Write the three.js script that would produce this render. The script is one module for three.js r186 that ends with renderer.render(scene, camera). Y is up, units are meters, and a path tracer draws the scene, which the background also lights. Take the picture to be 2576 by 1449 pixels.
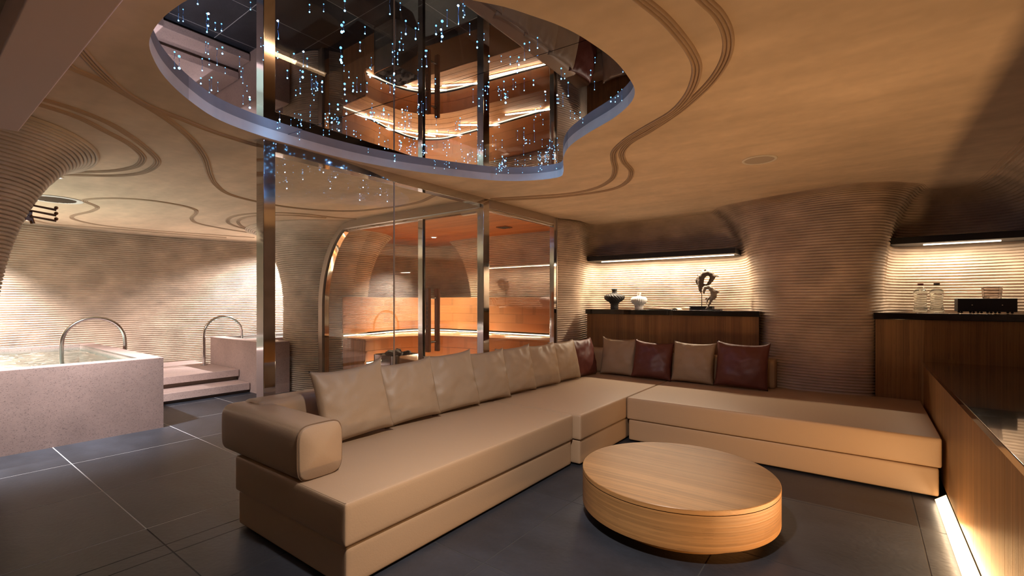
import * as THREE from 'three';
import { RectAreaLightUniformsLib } from 'three/addons/lights/RectAreaLightUniformsLib.js';
import { RoundedBoxGeometry } from 'three/addons/geometries/RoundedBoxGeometry.js';
import { TextGeometry } from 'three/addons/geometries/TextGeometry.js';
import { FontLoader } from 'three/addons/loaders/FontLoader.js';
import { MarchingCubes } from 'three/addons/objects/MarchingCubes.js';
import { ImprovedNoise } from 'three/addons/math/ImprovedNoise.js';
import { mergeGeometries, mergeVertices, toCreasedNormals } from 'three/addons/utils/BufferGeometryUtils.js';

// ---------------------------------------------------------------- camera, exposure, lights of the place
RectAreaLightUniformsLib.init();
const scene = new THREE.Scene();
scene.background = new THREE.Color(0x000000);
const renderer = new THREE.WebGLRenderer({ antialias: true });
renderer.toneMapping = THREE.LinearToneMapping;
renderer.toneMappingExposure = 3.6;
renderer.shadowMap.enabled = true;
const camera = new THREE.PerspectiveCamera(62.93, 2576 / 1449, 0.05, 60);
const YAW = Math.atan2(886, 1184);                      // the room's long axis lies 36.8 degrees to the right of the view
camera.position.set(0, 1.18, 0);
camera.lookAt(-Math.sin(YAW), 1.18, -Math.cos(YAW));
camera.setViewOffset(2576, 1449, 0, -31, 2576, 1449);   // a shift lens: the horizon sits a little under the middle

const LED = {                                           // colour and radiance of every kind of light
  alcove: { color: new THREE.Color(1.0, 0.81, 0.59), L: 145, glow: 2.2 },
  floor: { color: new THREE.Color(1.0, 0.58, 0.25), L: 20, glow: 1.6 },
  sauna: { color: new THREE.Color(1.0, 0.85, 0.57), L: 19, glow: 1.2 },
  bath: { color: new THREE.Color(1.0, 0.94, 0.94), I: 21 },
  lounge: { color: new THREE.Color(1.0, 0.87, 0.76), I: 5.3 },
  star: { color: new THREE.Color(0.16, 0.42, 1.0) },
};

// ---------------------------------------------------------------- helpers
const C = 2.13;                                         // ceiling height
function mulberry(seed) { return () => { seed |= 0; seed = (seed + 0x6d2b79f5) | 0; let t = Math.imul(seed ^ (seed >>> 15), 1 | seed); t = (t + Math.imul(t ^ (t >>> 7), 61 | t)) ^ t; return ((t ^ (t >>> 14)) >>> 0) / 4294967296; }; }
const IN = new ImprovedNoise();
const noise3 = (x, y, z) => IN.noise(x, y, z);
const lerp = (a, b, t) => a + (b - a) * t, clamp = (x, a, b) => Math.min(b, Math.max(a, x));
const smooth = (a, b, x) => { const t = clamp((x - a) / (b - a), 0, 1); return t * t * (3 - 2 * t); };
const taken = new Map();
function numbered(name) { const n = taken.get(name) ?? 0; taken.set(name, n + 1); return n ? `${name}_${String(n).padStart(3, '0')}` : name; }
function shade(o) { o.castShadow = true; o.receiveShadow = true; return o; }
function thing(name, label, category, group) {
  const o = new THREE.Group(); o.name = numbered(name); o.userData = { label, category };
  if (group) o.userData.group = group;
  scene.add(o); return o;
}
function struct(name, geo, mat) {
  const o = geo ? shade(new THREE.Mesh(geo, mat)) : new THREE.Group();
  o.name = name; o.userData.kind = 'structure'; scene.add(o); return o;
}
function part(name, geo, mat, parent, label) {
  const o = shade(new THREE.Mesh(geo, mat)); o.name = name; if (label) o.userData.label = label; parent.add(o); return o;
}
function single(name, geo, mat, label, category, group) {
  const o = shade(new THREE.Mesh(geo, mat)); o.name = numbered(name); o.userData = { label, category };
  if (group) o.userData.group = group;
  scene.add(o); return o;
}
// box between two corners; uv in metres on every face
function box(x0, x1, y0, y1, z0, z1, r = 0) {
  const w = Math.abs(x1 - x0), h = Math.abs(y1 - y0), d = Math.abs(z1 - z0);
  const g = r ? new RoundedBoxGeometry(w, h, d, 3, Math.min(r, w / 2.01, h / 2.01, d / 2.01)) : new THREE.BoxGeometry(w, h, d);
  g.translate((x0 + x1) / 2, (y0 + y1) / 2, (z0 + z1) / 2);
  return metreUV(g);
}
function metreUV(g, turn = false) {
  if (!g.attributes.normal) g.computeVertexNormals();
  const p = g.attributes.position, n = g.attributes.normal, uv = new Float32Array(p.count * 2);
  for (let i = 0; i < p.count; i++) {
    const ax = Math.abs(n.getX(i)), ay = Math.abs(n.getY(i)), az = Math.abs(n.getZ(i));
    let u, v;
    if (ay >= ax && ay >= az) { u = p.getX(i); v = -p.getZ(i); }
    else if (ax >= az) { u = p.getZ(i); v = p.getY(i); } else { u = p.getX(i); v = p.getY(i); }
    uv[2 * i] = turn ? v : u; uv[2 * i + 1] = turn ? u : v;
  }
  g.setAttribute('uv', new THREE.BufferAttribute(uv, 2));
  return g;
}
function cyl(x, y0, y1, z, r0, r1 = r0, n = 32) { const g = new THREE.CylinderGeometry(r1, r0, y1 - y0, n); g.translate(x, (y0 + y1) / 2, z); return g; }
function gridGeometry(nu, nv, fn, uvScale = [1, 1]) {      // (nu+1) x (nv+1) points fn(i/nu, j/nv) -> [x,y,z]
  const pos = [], uv = [], idx = [];
  for (let j = 0; j <= nv; j++) for (let i = 0; i <= nu; i++) { pos.push(...fn(i / nu, j / nv, i, j)); uv.push(i / nu * uvScale[0], j / nv * uvScale[1]); }
  for (let j = 0; j < nv; j++) for (let i = 0; i < nu; i++) { const a = j * (nu + 1) + i, b = a + 1, c = a + nu + 1, d = c + 1; idx.push(a, b, d, a, d, c); }
  const g = new THREE.BufferGeometry();
  g.setAttribute('position', new THREE.Float32BufferAttribute(pos, 3)); g.setAttribute('uv', new THREE.Float32BufferAttribute(uv, 2)); g.setIndex(idx); g.computeVertexNormals();
  return g;
}
// a bar of rectangular section w (in the plane of the path) x d (along axis) swept along 3-D points
function sweepBar(pts, axis, w, d, closed = false) {
  const P = pts.map((p) => new THREE.Vector3(...p)), A = new THREE.Vector3(...axis).normalize(), pos = [], idx = [], uv = [];
  let len = 0;
  P.forEach((p, i) => {
    const a = P[Math.max(0, i - 1)], b = P[Math.min(P.length - 1, i + 1)], t = b.clone().sub(a).normalize(), n = t.clone().cross(A).normalize();
    if (i) len += p.distanceTo(P[i - 1]);
    const ring = [[-1, -1], [1, -1], [1, 1], [-1, 1]];
    for (let k = 0; k < 4; k++) for (let m = 0; m < 2; m++) {   // doubled corners keep the edges sharp
      const [s, q] = ring[k]; pos.push(...p.clone().addScaledVector(n, s * w / 2).addScaledVector(A, q * d / 2).toArray());
      uv.push(len, (k + m) * 0.05);
    }
  });
  for (let i = 0; i + 1 < P.length; i++) for (let k = 0; k < 4; k++) {
    const a = i * 8 + k * 2 + 1, b = i * 8 + ((k + 1) % 4) * 2, c = a + 8, e = b + 8; idx.push(a, c, e, a, e, b);
  }
  const e = (P.length - 1) * 8;
  idx.push(0, 2, 4, 0, 4, 6, e, e + 4, e + 2, e, e + 6, e + 4);
  const g = new THREE.BufferGeometry();
  g.setAttribute('position', new THREE.Float32BufferAttribute(pos, 3)); g.setAttribute('uv', new THREE.Float32BufferAttribute(uv, 2)); g.setIndex(idx); g.computeVertexNormals();
  return g;
}
function curveThrough(pts, n, closed = false) {           // [x,z] control points -> n+1 smooth [x,z]
  const c = new THREE.CatmullRomCurve3(pts.map(([x, z]) => new THREE.Vector3(x, 0, z)), closed, 'centripetal');
  return c.getSpacedPoints(n).map((v) => [v.x, v.z]);
}
function areaLight(name, color, L, w, h, pos, target, parent = scene) {
  const l = new THREE.RectAreaLight(color, L, w, h); l.name = name; l.position.set(...pos); parent.add(l); l.lookAt(...target); return l;
}

// ---------------------------------------------------------------- textures (periodic value noise)
function lattice(seed) { const r = mulberry(seed), t = new Float32Array(65536); for (let i = 0; i < t.length; i++) t[i] = r(); return t; }
const LAT = lattice(7);
function vnoise(x, y, px, py, s = 0) {
  const xi = Math.floor(x), yi = Math.floor(y), fx = x - xi, fy = y - yi, u = fx * fx * (3 - 2 * fx), v = fy * fy * (3 - 2 * fy);
  const h = (a, b) => LAT[((((a % px) + px) % px) * 733 + (((b % py) + py) % py) * 1931 + s * 7919) & 65535];
  return lerp(lerp(h(xi, yi), h(xi + 1, yi), u), lerp(h(xi, yi + 1), h(xi + 1, yi + 1), u), v);
}
function fbm(u, v, px, py, oct, s = 0) { let a = 0, w = 0.5, sum = 0; for (let o = 0; o < oct; o++) { a += w * vnoise(u * px, v * py, px, py, s + o); sum += w; w *= 0.5; px *= 2; py *= 2; } return a / sum; }
function texture(w, h, fn, repeat, srgb = true) {
  const d = new Uint8Array(w * h * 4);
  for (let j = 0; j < h; j++) for (let i = 0; i < w; i++) { const c = fn(i / w, j / h); const k = (j * w + i) * 4; const a = Array.isArray(c) ? c : [c, c, c]; d[k] = clamp(a[0], 0, 1) * 255; d[k + 1] = clamp(a[1], 0, 1) * 255; d[k + 2] = clamp(a[2], 0, 1) * 255; d[k + 3] = 255; }
  const t = new THREE.DataTexture(d, w, h); t.wrapS = t.wrapT = THREE.RepeatWrapping; t.magFilter = THREE.LinearFilter; t.minFilter = THREE.LinearMipmapLinearFilter; t.generateMipmaps = true;
  t.repeat.set(...repeat); if (srgb) t.colorSpace = THREE.SRGBColorSpace; t.needsUpdate = true; return t;
}
const mix3 = (a, b, t) => [lerp(a[0], b[0], t), lerp(a[1], b[1], t), lerp(a[2], b[2], t)];
// troweled plaster: long soft strokes plus mottling
const plasterTone = (u, v) => { const m = fbm(u, v, 4, 5, 5, 1), st = fbm(u, v, 6, 26, 3, 9), f = fbm(u, v, 60, 60, 2, 4); return 0.80 + 0.20 * (0.5 * m + 0.35 * st + 0.15 * f) * 1.6 - 0.06; };
const plasterMap = texture(1024, 1024, (u, v) => { const t = plasterTone(u, v); return [t, t * 0.985, t * 0.965]; }, [1 / 2.6, 1 / 2.6]);
const plasterBump = texture(512, 512, (u, v) => 0.6 * fbm(u, v, 8, 24, 4, 2) + 0.4 * fbm(u, v, 60, 60, 2, 5), [1 / 2.6, 1 / 2.6], false);
const coilMap = texture(512, 512, (u, v) => { const t = 0.78 + 0.26 * fbm(u, v, 9, 12, 5, 3); return [t, t * 0.985, t * 0.965]; }, [1 / 1.7, 1 / 1.7]);
const coilBump = texture(512, 512, (u, v) => 0.5 * fbm(u, v, 20, 60, 3, 6) + 0.5 * fbm(u, v, 110, 110, 2, 8), [1 / 1.7, 1 / 1.7], false);
// wood: grain runs along v
function woodTexture(dark, mid, light, seed, cols = 16, repeat = [1 / 1.1, 1 / 2.4]) {
  return texture(768, 768, (u, v) => {
    const w = 0.035 * (fbm(u, v, 3, 3, 3, seed) - 0.5), band = fbm(u + w, v, cols, 2, 3, seed + 2), fine = fbm(u + w * 0.4, v, cols * 14, 3, 2, seed + 5), pores = vnoise((u + w * 0.3) * 380, v * 26, 380, 26, seed + 9);
    let c = band < 0.5 ? mix3(dark, mid, band * 2) : mix3(mid, light, band * 2 - 1);
    const k = 0.86 + 0.26 * fine - (pores > 0.82 ? 0.10 : 0); return [c[0] * k, c[1] * k, c[2] * k];
  }, repeat);
}
const woodTeak = woodTexture([0.45, 0.31, 0.175], [0.56, 0.40, 0.225], [0.66, 0.485, 0.285], 11);
const woodTop = woodTexture([0.55, 0.385, 0.215], [0.64, 0.47, 0.285], [0.70, 0.53, 0.345], 31, 8, [1 / 0.9, 1 / 2.8]);
const woodSauna = woodTexture([0.64, 0.42, 0.25], [0.72, 0.49, 0.31], [0.78, 0.56, 0.38], 51, 7);
const woodSaunaCeiling = woodTexture([0.61, 0.34, 0.14], [0.70, 0.41, 0.18], [0.76, 0.47, 0.22], 71, 9);
const woodBump = texture(512, 512, (u, v) => fbm(u, v, 200, 4, 2, 3), [1 / 1.1, 1 / 2.4], false);
// speckled stone of the baths
const speck = (u, v) => { const cells = 230, x = u * cells, y = v * cells * 1.35; let m = 0; for (let k = 0; k < 2; k++) { const s = k ? 1.9 : 1, xx = x * s, yy = y * s, i = Math.floor(xx), j = Math.floor(yy), h = LAT[(i * 733 + j * 1931 + k * 977) & 65535]; if (h > (k ? 0.80 : 0.86)) { const cx = i + 0.3 + 0.4 * LAT[(i * 31 + j * 97) & 65535], cy = j + 0.5, r = 0.12 + 0.26 * LAT[(i * 57 + j * 13) & 65535], d = Math.hypot((xx - cx) * 0.75, (yy - cy) * 1.5) / r; m = Math.max(m, clamp(1.6 - d, 0, 1) * (k ? 0.5 : 0.9) * (0.45 + 0.55 * LAT[(i * 19 + j * 71) & 65535])); } } return m; };
const stoneMap = texture(1024, 1024, (u, v) => { const b = 0.86 + 0.18 * fbm(u, v, 5, 5, 4, 14) + 0.05 * fbm(u, v, 90, 90, 2, 4), s = speck(u, v), base = [0.71 * b, 0.615 * b, 0.585 * b]; return mix3(base, [0.26, 0.23, 0.24], s); }, [1 / 1.6, 1 / 1.6]);
const slateMap = texture(512, 512, (u, v) => { const t = 0.72 + 0.45 * fbm(u, v, 5, 9, 5, 21) + 0.10 * (fbm(u, v, 90, 120, 2, 3) - 0.5); return [0.190 * t, 0.203 * t, 0.235 * t]; }, [1 / 1.3, 1 / 1.3]);
const slateBump = texture(512, 512, (u, v) => 0.5 * fbm(u, v, 10, 14, 4, 24) + 0.5 * fbm(u, v, 80, 90, 2, 25), [1 / 1.3, 1 / 1.3], false);
const leatherBump = texture(512, 512, (u, v) => 0.55 * fbm(u, v, 140, 140, 2, 41) + 0.45 * fbm(u, v, 12, 12, 3, 42), [1 / 0.6, 1 / 0.6], false);
const graniteMap = texture(512, 512, (u, v) => { const f = vnoise(u * 220, v * 220, 220, 220, 3), g = fbm(u, v, 30, 60, 2, 8), t = 0.05 + (f > 0.80 ? 0.13 : 0) * g + 0.03 * g; return [t * 1.08, t, t * 0.95]; }, [1 / 0.8, 1 / 0.8]);
const std = (o) => new THREE.MeshStandardMaterial(o), phys = (o) => new THREE.MeshPhysicalMaterial(o);
const rgb = (r, g, b) => new THREE.Color().setRGB(r, g, b);
const M = {
  ceiling: std({ color: rgb(0.79, 0.62, 0.465), map: plasterMap, bumpMap: plasterBump, bumpScale: 0.004, roughness: 0.9 }),
  coil: std({ color: rgb(0.71, 0.59, 0.485), map: coilMap, bumpMap: coilBump, bumpScale: 0.003, roughness: 0.9 }),
  bead: std({ color: rgb(0.50, 0.355, 0.25), map: plasterMap, roughness: 0.85 }),
  plain: std({ color: rgb(0.50, 0.40, 0.33), map: plasterMap, bumpMap: plasterBump, bumpScale: 0.003, roughness: 0.9 }),
  beamPaint: std({ color: rgb(0.66, 0.49, 0.46), roughness: 0.75 }),
  tile: std({ color: 0xffffff, map: slateMap, bumpMap: slateBump, bumpScale: 0.0012, roughness: 0.42 }),
  groutLight: std({ color: rgb(0.52, 0.52, 0.54), roughness: 0.9 }),
  groutDark: std({ color: rgb(0.035, 0.034, 0.036), roughness: 0.9 }),
  teak: std({ color: 0xffffff, map: woodTeak, bumpMap: woodBump, bumpScale: 0.0006, roughness: 0.45 }),
  tableWood: std({ color: 0xffffff, map: woodTop, bumpMap: woodBump, bumpScale: 0.0005, roughness: 0.42 }),
  sauna: std({ color: 0xffffff, map: woodSauna, bumpMap: woodBump, bumpScale: 0.0008, roughness: 0.6 }),
  saunaTop: std({ color: 0xffffff, map: woodSaunaCeiling, bumpMap: woodBump, bumpScale: 0.0008, roughness: 0.6 }),
  handleWood: std({ color: rgb(0.60, 0.31, 0.165), map: woodTop, roughness: 0.45 }),
  stone: std({ color: 0xffffff, map: stoneMap, roughness: 0.55 }),
  granite: phys({ color: 0xffffff, map: graniteMap, roughness: 0.10, clearcoat: 1, clearcoatRoughness: 0.03 }),
  blackEdge: std({ color: rgb(0.012, 0.011, 0.012), roughness: 0.25 }),
  blackMatt: std({ color: rgb(0.012, 0.011, 0.012), roughness: 0.6 }),
  leather: std({ color: rgb(0.44, 0.30, 0.19), bumpMap: leatherBump, bumpScale: 0.0004, roughness: 0.48 }),
  pillowTan: std({ color: rgb(0.375, 0.268, 0.175), bumpMap: leatherBump, bumpScale: 0.0006, roughness: 0.5 }),
  pillowBrown: std({ color: rgb(0.13, 0.036, 0.026), bumpMap: leatherBump, bumpScale: 0.0006, roughness: 0.42 }),
  seam: std({ color: rgb(0.20, 0.125, 0.075), roughness: 0.7 }),
  chrome: std({ color: rgb(0.62, 0.60, 0.58), metalness: 1, roughness: 0.07 }),
  steel: std({ color: rgb(0.56, 0.54, 0.52), metalness: 1, roughness: 0.16 }),
  bronze: std({ color: rgb(0.30, 0.17, 0.10), metalness: 1, roughness: 0.22 }),
  frameTaupe: std({ color: rgb(0.42, 0.34, 0.27), metalness: 0.6, roughness: 0.38 }),
  mirror: std({ color: rgb(0.34, 0.34, 0.39), metalness: 1, roughness: 0.012 }),
  glass: phys({ color: rgb(0.97, 0.98, 0.97), transmission: 1, thickness: 0, roughness: 0, ior: 1.75 }),
  bottleGlass: phys({ color: rgb(0.95, 0.98, 0.97), transmission: 1, thickness: 0, roughness: 0.02, ior: 1.6 }),
  water: phys({ color: rgb(0.70, 0.96, 0.93), transmission: 1, thickness: 0, roughness: 0.01, ior: 1.33 }),
  joint: std({ color: rgb(0.42, 0.31, 0.22), roughness: 0.4 }),
  white: std({ color: rgb(0.74, 0.70, 0.66), roughness: 0.6 }),
  offWhite: std({ color: rgb(0.66, 0.60, 0.52), roughness: 0.55 }),
  grille: std({ color: rgb(0.42, 0.34, 0.27), roughness: 0.7 }),
  charcoal: std({ color: rgb(0.030, 0.027, 0.026), roughness: 0.55 }),
  clayDark: std({ color: rgb(0.16, 0.115, 0.085), roughness: 0.75 }),
  clayBrown: std({ color: rgb(0.095, 0.066, 0.05), roughness: 0.75 }),
  clayPale: std({ color: rgb(0.30, 0.25, 0.205), roughness: 0.75 }),
  rock: std({ color: rgb(0.060, 0.042, 0.036), roughness: 0.9 }),
  capRed: std({ color: rgb(0.16, 0.012, 0.02), roughness: 0.5 }),
  inkRed: std({ color: rgb(0.42, 0.055, 0.02), roughness: 0.5 }),
  ink: std({ color: rgb(0.010, 0.009, 0.012), roughness: 0.6 }),
  fiber: std({ color: rgb(0.02, 0.05, 0.09), emissive: LED.star.color, emissiveIntensity: 0.06, roughness: 0.4 }),
  star: std({ color: rgb(0.02, 0.05, 0.09), emissive: new THREE.Color(0.16, 0.52, 1.0), emissiveIntensity: 1.9, roughness: 0.4 }),
  glowAlcove: std({ color: 0x000000, emissive: LED.alcove.color, emissiveIntensity: LED.alcove.glow }),
  glowFloor: std({ color: 0x000000, emissive: LED.floor.color, emissiveIntensity: LED.floor.glow }),
  glowSauna: std({ color: 0x000000, emissive: LED.sauna.color, emissiveIntensity: LED.sauna.glow }),
  glowLounge: std({ color: 0x000000, emissive: LED.lounge.color, emissiveIntensity: 0.5 }),
  glowBath: std({ color: 0x000000, emissive: LED.bath.color, emissiveIntensity: 0.5 }),
};

// ---------------------------------------------------------------- floor: slate tiles on a grid of 0.8 m, joints recessed
{
  const floor = struct('floor');
  part('joint_bed', box(-9, -2.965, -0.12, -0.0007, -6.4, 2.4), M.groutLight, floor, 'pale grey joints between the floor tiles of the bathing area');
  part('joint_bed', box(-2.965, 1.8, -0.12, -0.0007, -6.4, 2.4), M.groutDark, floor, 'dark joints between the floor tiles of the lounge');
  const xs = [-2.97, -2.70, -2.59, -2.17, -1.37, -0.57, 0.23, 1.03, 1.8], zs = [];
  for (let x = -2.97 - 0.803; x > -9.1; x -= 0.803) xs.unshift(x);
  for (let z = -0.815 + 0.8 * 4; z > -6.5; z -= 0.8) zs.push(z);
  const j = 0.0032;
  for (let a = 0; a + 1 < xs.length; a++) for (let b = 0; b + 1 < zs.length; b++) {
    if (xs[a] < -8.5 && zs[b] > 5) continue;
    part('tile', box(xs[a] + j, xs[a + 1] - j, -0.02, 0, zs[b + 1] + j, zs[b] - j), M.tile, floor);
  }
}

// ---------------------------------------------------------------- ceiling with the opening of the star mirror
const OPEN = [[-1.714, -0.577], [-1.797, -0.568], [-1.874, -0.564], [-1.973, -0.567], [-2.048, -0.575], [-2.126, -0.592], [-2.194, -0.617], [-2.349, -0.696], [-2.477, -0.789], [-2.585, -0.89], [-2.695, -1.02], [-2.75, -1.14], [-2.79, -1.327], [-2.80, -1.56], [-2.79, -1.802], [-2.76, -2.0], [-2.681, -2.27], [-2.505, -2.635], [-2.339, -2.91], [-2.177, -3.046], [-1.977, -3.119], [-1.866, -3.114], [-1.791, -3.03], [-1.591, -2.696], [-1.454, -2.537], [-1.257, -2.4], [-1.037, -2.275], [-0.897, -2.152], [-0.832, -2.041], [-0.798, -1.852], [-0.792, -1.712], [-0.803, -1.596], [-0.823, -1.473], [-0.85, -1.384], [-0.887, -1.3], [-0.931, -1.208], [-0.993, -1.117], [-1.08, -0.98], [-1.22, -0.83], [-1.42, -0.69], [-1.58, -0.61]];
const openCurve = curveThrough(OPEN, 220, true);
{
  const s = new THREE.Shape([[-9, -2.4], [1.8, -2.4], [1.8, 6.4], [-9, 6.4]].map(([x, y]) => new THREE.Vector2(x, y)));
  s.holes.push(new THREE.Path(openCurve.map(([x, z]) => new THREE.Vector2(x, -z))));
  const g = new THREE.ExtrudeGeometry(s, { depth: 0.24, bevelEnabled: false, curveSegments: 4 });
  g.rotateX(-Math.PI / 2); g.translate(0, C, 0);
  const o = shade(new THREE.Mesh(g, M.ceiling)); o.name = 'ceiling'; o.userData.kind = 'structure'; scene.add(o);
}
// raised plaster beads running over the ceiling, three thin ridges side by side
function bead(index, pts, width = 0.042) {
  const line = curveThrough(pts, Math.max(30, pts.length * 14)), gs = [];
  for (let k = -1; k <= 1; k++) {
    const r = width / 6;
    gs.push(gridGeometry(line.length - 1, 6, (u, v, i, j) => {
      const a = line[Math.max(0, i - 1)], b = line[Math.min(line.length - 1, i + 1)], dx = b[0] - a[0], dz = b[1] - a[1], l = Math.hypot(dx, dz) || 1, ang = Math.PI * j / 6;
      const off = k * width / 3 + Math.cos(ang) * r, y = C + 0.002 - Math.sin(ang) * r * 1.5;
      return [line[i][0] - dz / l * off, y, line[i][1] + dx / l * off];
    }, [3, 0.05]));
  }
  struct(`trim_${index}`, mergeGeometries(gs), M.bead);
}
[
  [[-0.75, -0.75], [-0.62, -1.15], [-0.561, -1.44], [-0.54, -1.565], [-0.53, -1.708], [-0.529, -1.846], [-0.544, -1.98], [-0.596, -2.125], [-0.669, -2.256], [-0.771, -2.378], [-0.958, -2.506], [-1.126, -2.63], [-1.272, -2.789], [-1.352, -2.951], [-1.445, -3.182], [-1.59, -3.424], [-1.808, -3.602], [-2.064, -3.649], [-2.455, -3.535], [-2.79, -3.40]],
  [[-0.6, -0.8], [-0.46, -1.25], [-0.405, -1.556], [-0.388, -1.654], [-0.387, -1.775], [-0.407, -1.895], [-0.446, -2.004], [-0.524, -2.14], [-0.627, -2.267], [-0.764, -2.408], [-0.949, -2.561], [-1.133, -2.695], [-1.247, -2.849], [-1.313, -3.026], [-1.369, -3.291], [-1.506, -3.548], [-1.674, -3.703], [-1.881, -3.748], [-2.26, -3.702], [-2.612, -3.565], [-2.80, -3.472]],
  [[-2.3, -0.41], [-2.384, -0.455], [-2.542, -0.547], [-2.701, -0.662], [-2.793, -0.774], [-2.856, -0.933], [-2.93, -1.117], [-2.975, -1.398], [-2.98, -2.2], [-2.96, -3.0]],
  [[-2.5, -0.41], [-2.584, -0.458], [-2.632, -0.555], [-2.741, -0.696], [-2.901, -0.873], [-3.139, -1.065], [-3.489, -1.27], [-3.956, -1.479], [-4.256, -1.635], [-4.549, -1.867], [-4.681, -2.219], [-4.671, -2.521], [-4.54, -2.805], [-4.331, -2.989], [-3.992, -3.081], [-3.468, -3.104], [-3.091, -2.978]],
  [[-3.093, -0.42], [-3.134, -0.566], [-3.227, -0.714], [-3.407, -0.865], [-3.619, -1.003], [-3.827, -1.111], [-4.023, -1.152], [-4.324, -1.148], [-4.556, -1.057], [-4.742, -0.904], [-4.95, -0.7]],
  [[-3.19, -0.43], [-3.248, -0.587], [-3.413, -0.755], [-3.56, -0.888], [-3.773, -1.01], [-3.907, -1.05], [-4.133, -1.07], [-4.416, -1.0], [-4.75, -0.80]],
  [[-6.944, -3.292], [-6.768, -2.676], [-6.558, -2.315], [-6.293, -2.16], [-5.772, -2.023], [-5.584, -1.942], [-5.456, -1.783], [-5.425, -1.504], [-5.565, -1.291], [-5.907, -1.143], [-6.234, -1.301], [-6.55, -1.328], [-7.13, -1.276], [-7.394, -1.337], [-7.69, -1.62], [-7.718, -2.14], [-7.519, -2.862], [-7.361, -3.355]],
  [[-4.73, -3.30], [-4.848, -3.08], [-4.92, -2.78], [-5.102, -2.54], [-5.566, -2.369], [-6.079, -2.458], [-6.4, -2.664], [-6.737, -3.15], [-6.85, -3.6]],
  [[-4.95, -3.05], [-5.09, -2.75], [-5.346, -2.545], [-5.626, -2.48], [-6.037, -2.56], [-6.508, -2.87], [-6.66, -3.25]],
  [[-7.5, -0.6], [-7.617, -0.911], [-7.854, -1.06], [-8.05, -1.24], [-7.95, -1.832], [-7.86, -2.451], [-7.7, -3.1]],
].forEach((p, i) => bead(i + 1, p));
{ // downstand beam across the ceiling, and the shell of the building
  const b = struct('ceiling_beam', box(-3.3, 1.7, 2.0, C, -0.395, -0.232, 0.006), M.beamPaint);
  struct('wall_left', box(-9.1, -8.95, 0, C, -6.4, 2.4), M.plain);
  struct('wall_back', box(-9.1, 1.8, 0, C, -6.4, -6.25), M.plain);
  struct('wall_front', box(-9.1, 1.8, 0, C, 2.3, 2.45), M.plain);
  struct('wall_right', box(1.65, 1.8, 0, C, -6.4, 2.4), M.plain);
}

// ---------------------------------------------------------------- coiled plaster: ridges 2.6 cm high, walls flaring into the ceiling
const flare = (t) => { t = clamp(t, 0, 1); return 1 - Math.sqrt(1 - t * t); };
// at(u, y) -> [x, z]; out = +1 or -1 turns the ridges to the room
function coilGeometry(at, nu, y0, y1, pitch, sub, out, length, seed, relief = 0.5) {
  // levels: equal steps along a typical profile, so that ridges keep their height where the wall flares
  const prof = [0]; let acc = 0; const N = 400, mids = [0.15, 0.3, 0.5, 0.7, 0.85];
  for (let k = 1; k <= N; k++) {
    const ya = lerp(y0, y1, (k - 1) / N), yb = lerp(y0, y1, k / N); let s = 0;
    for (const m of mids) { const a = at(m, ya), b = at(m, yb); s += Math.hypot(b[0] - a[0], b[1] - a[1], yb - ya); }
    acc += s / mids.length; prof.push(acc);
  }
  const layers = Math.round(acc / pitch), step = acc / layers;
  const yAt = (s) => { let lo = 0, hi = N; while (hi - lo > 1) { const m = (lo + hi) >> 1; if (prof[m] > s) hi = m; else lo = m; } const f = (s - prof[lo]) / Math.max(1e-9, prof[hi] - prof[lo]); return lerp(y0, y1, (lo + clamp(f, 0, 1)) / N); };
  const gs = [];
  for (let k = 0; k < layers; k++) {
    gs.push(gridGeometry(nu, sub, (u, v) => {
      const U = u * length;
      const wob = 0.45 * noise3(U * 0.8, k * 0.035, seed) + 0.10 * noise3(U * 3.1, k * 0.35, seed + 3) + 0.05 * noise3(U * 9, k * 0.9, seed + 5);
      const s = clamp((k + v + wob) * step, 0, acc), y = yAt(s), h = 0.004;
      const p = at(u, y), pu = at(Math.min(1, u + 0.002), y), pd = at(Math.max(0, u - 0.002), y), py = at(u, Math.min(y1, y + h)), pm = at(u, Math.max(y0, y - h));
      const tx = pu[0] - pd[0], tz = pu[1] - pd[1], vx = py[0] - pm[0], vz = py[1] - pm[1], vy = Math.min(y1, y + h) - Math.max(y0, y - h);
      let nx = -tz * vy, ny = tz * vx - tx * vz, nz = tx * vy; const l = Math.hypot(nx, ny, nz) || 1;
      const fat = 1 + 0.16 * noise3(U * 2.2, k * 3.7, seed + 9) + 0.12 * noise3(U * 14, k * 5.3, seed + 12);
      const d = out * step * relief * fat * Math.pow(Math.max(0, 1 - (2 * v - 1) ** 2), 0.55) / l;
      return [p[0] + nx * d, y + ny * d, p[1] + nz * d];
    }, [length, step]));
    const uv = gs[k].attributes.uv; for (let i = 0; i < uv.count; i++) uv.setY(i, uv.getY(i) + k * step);
  }
  return gs;
}
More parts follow.
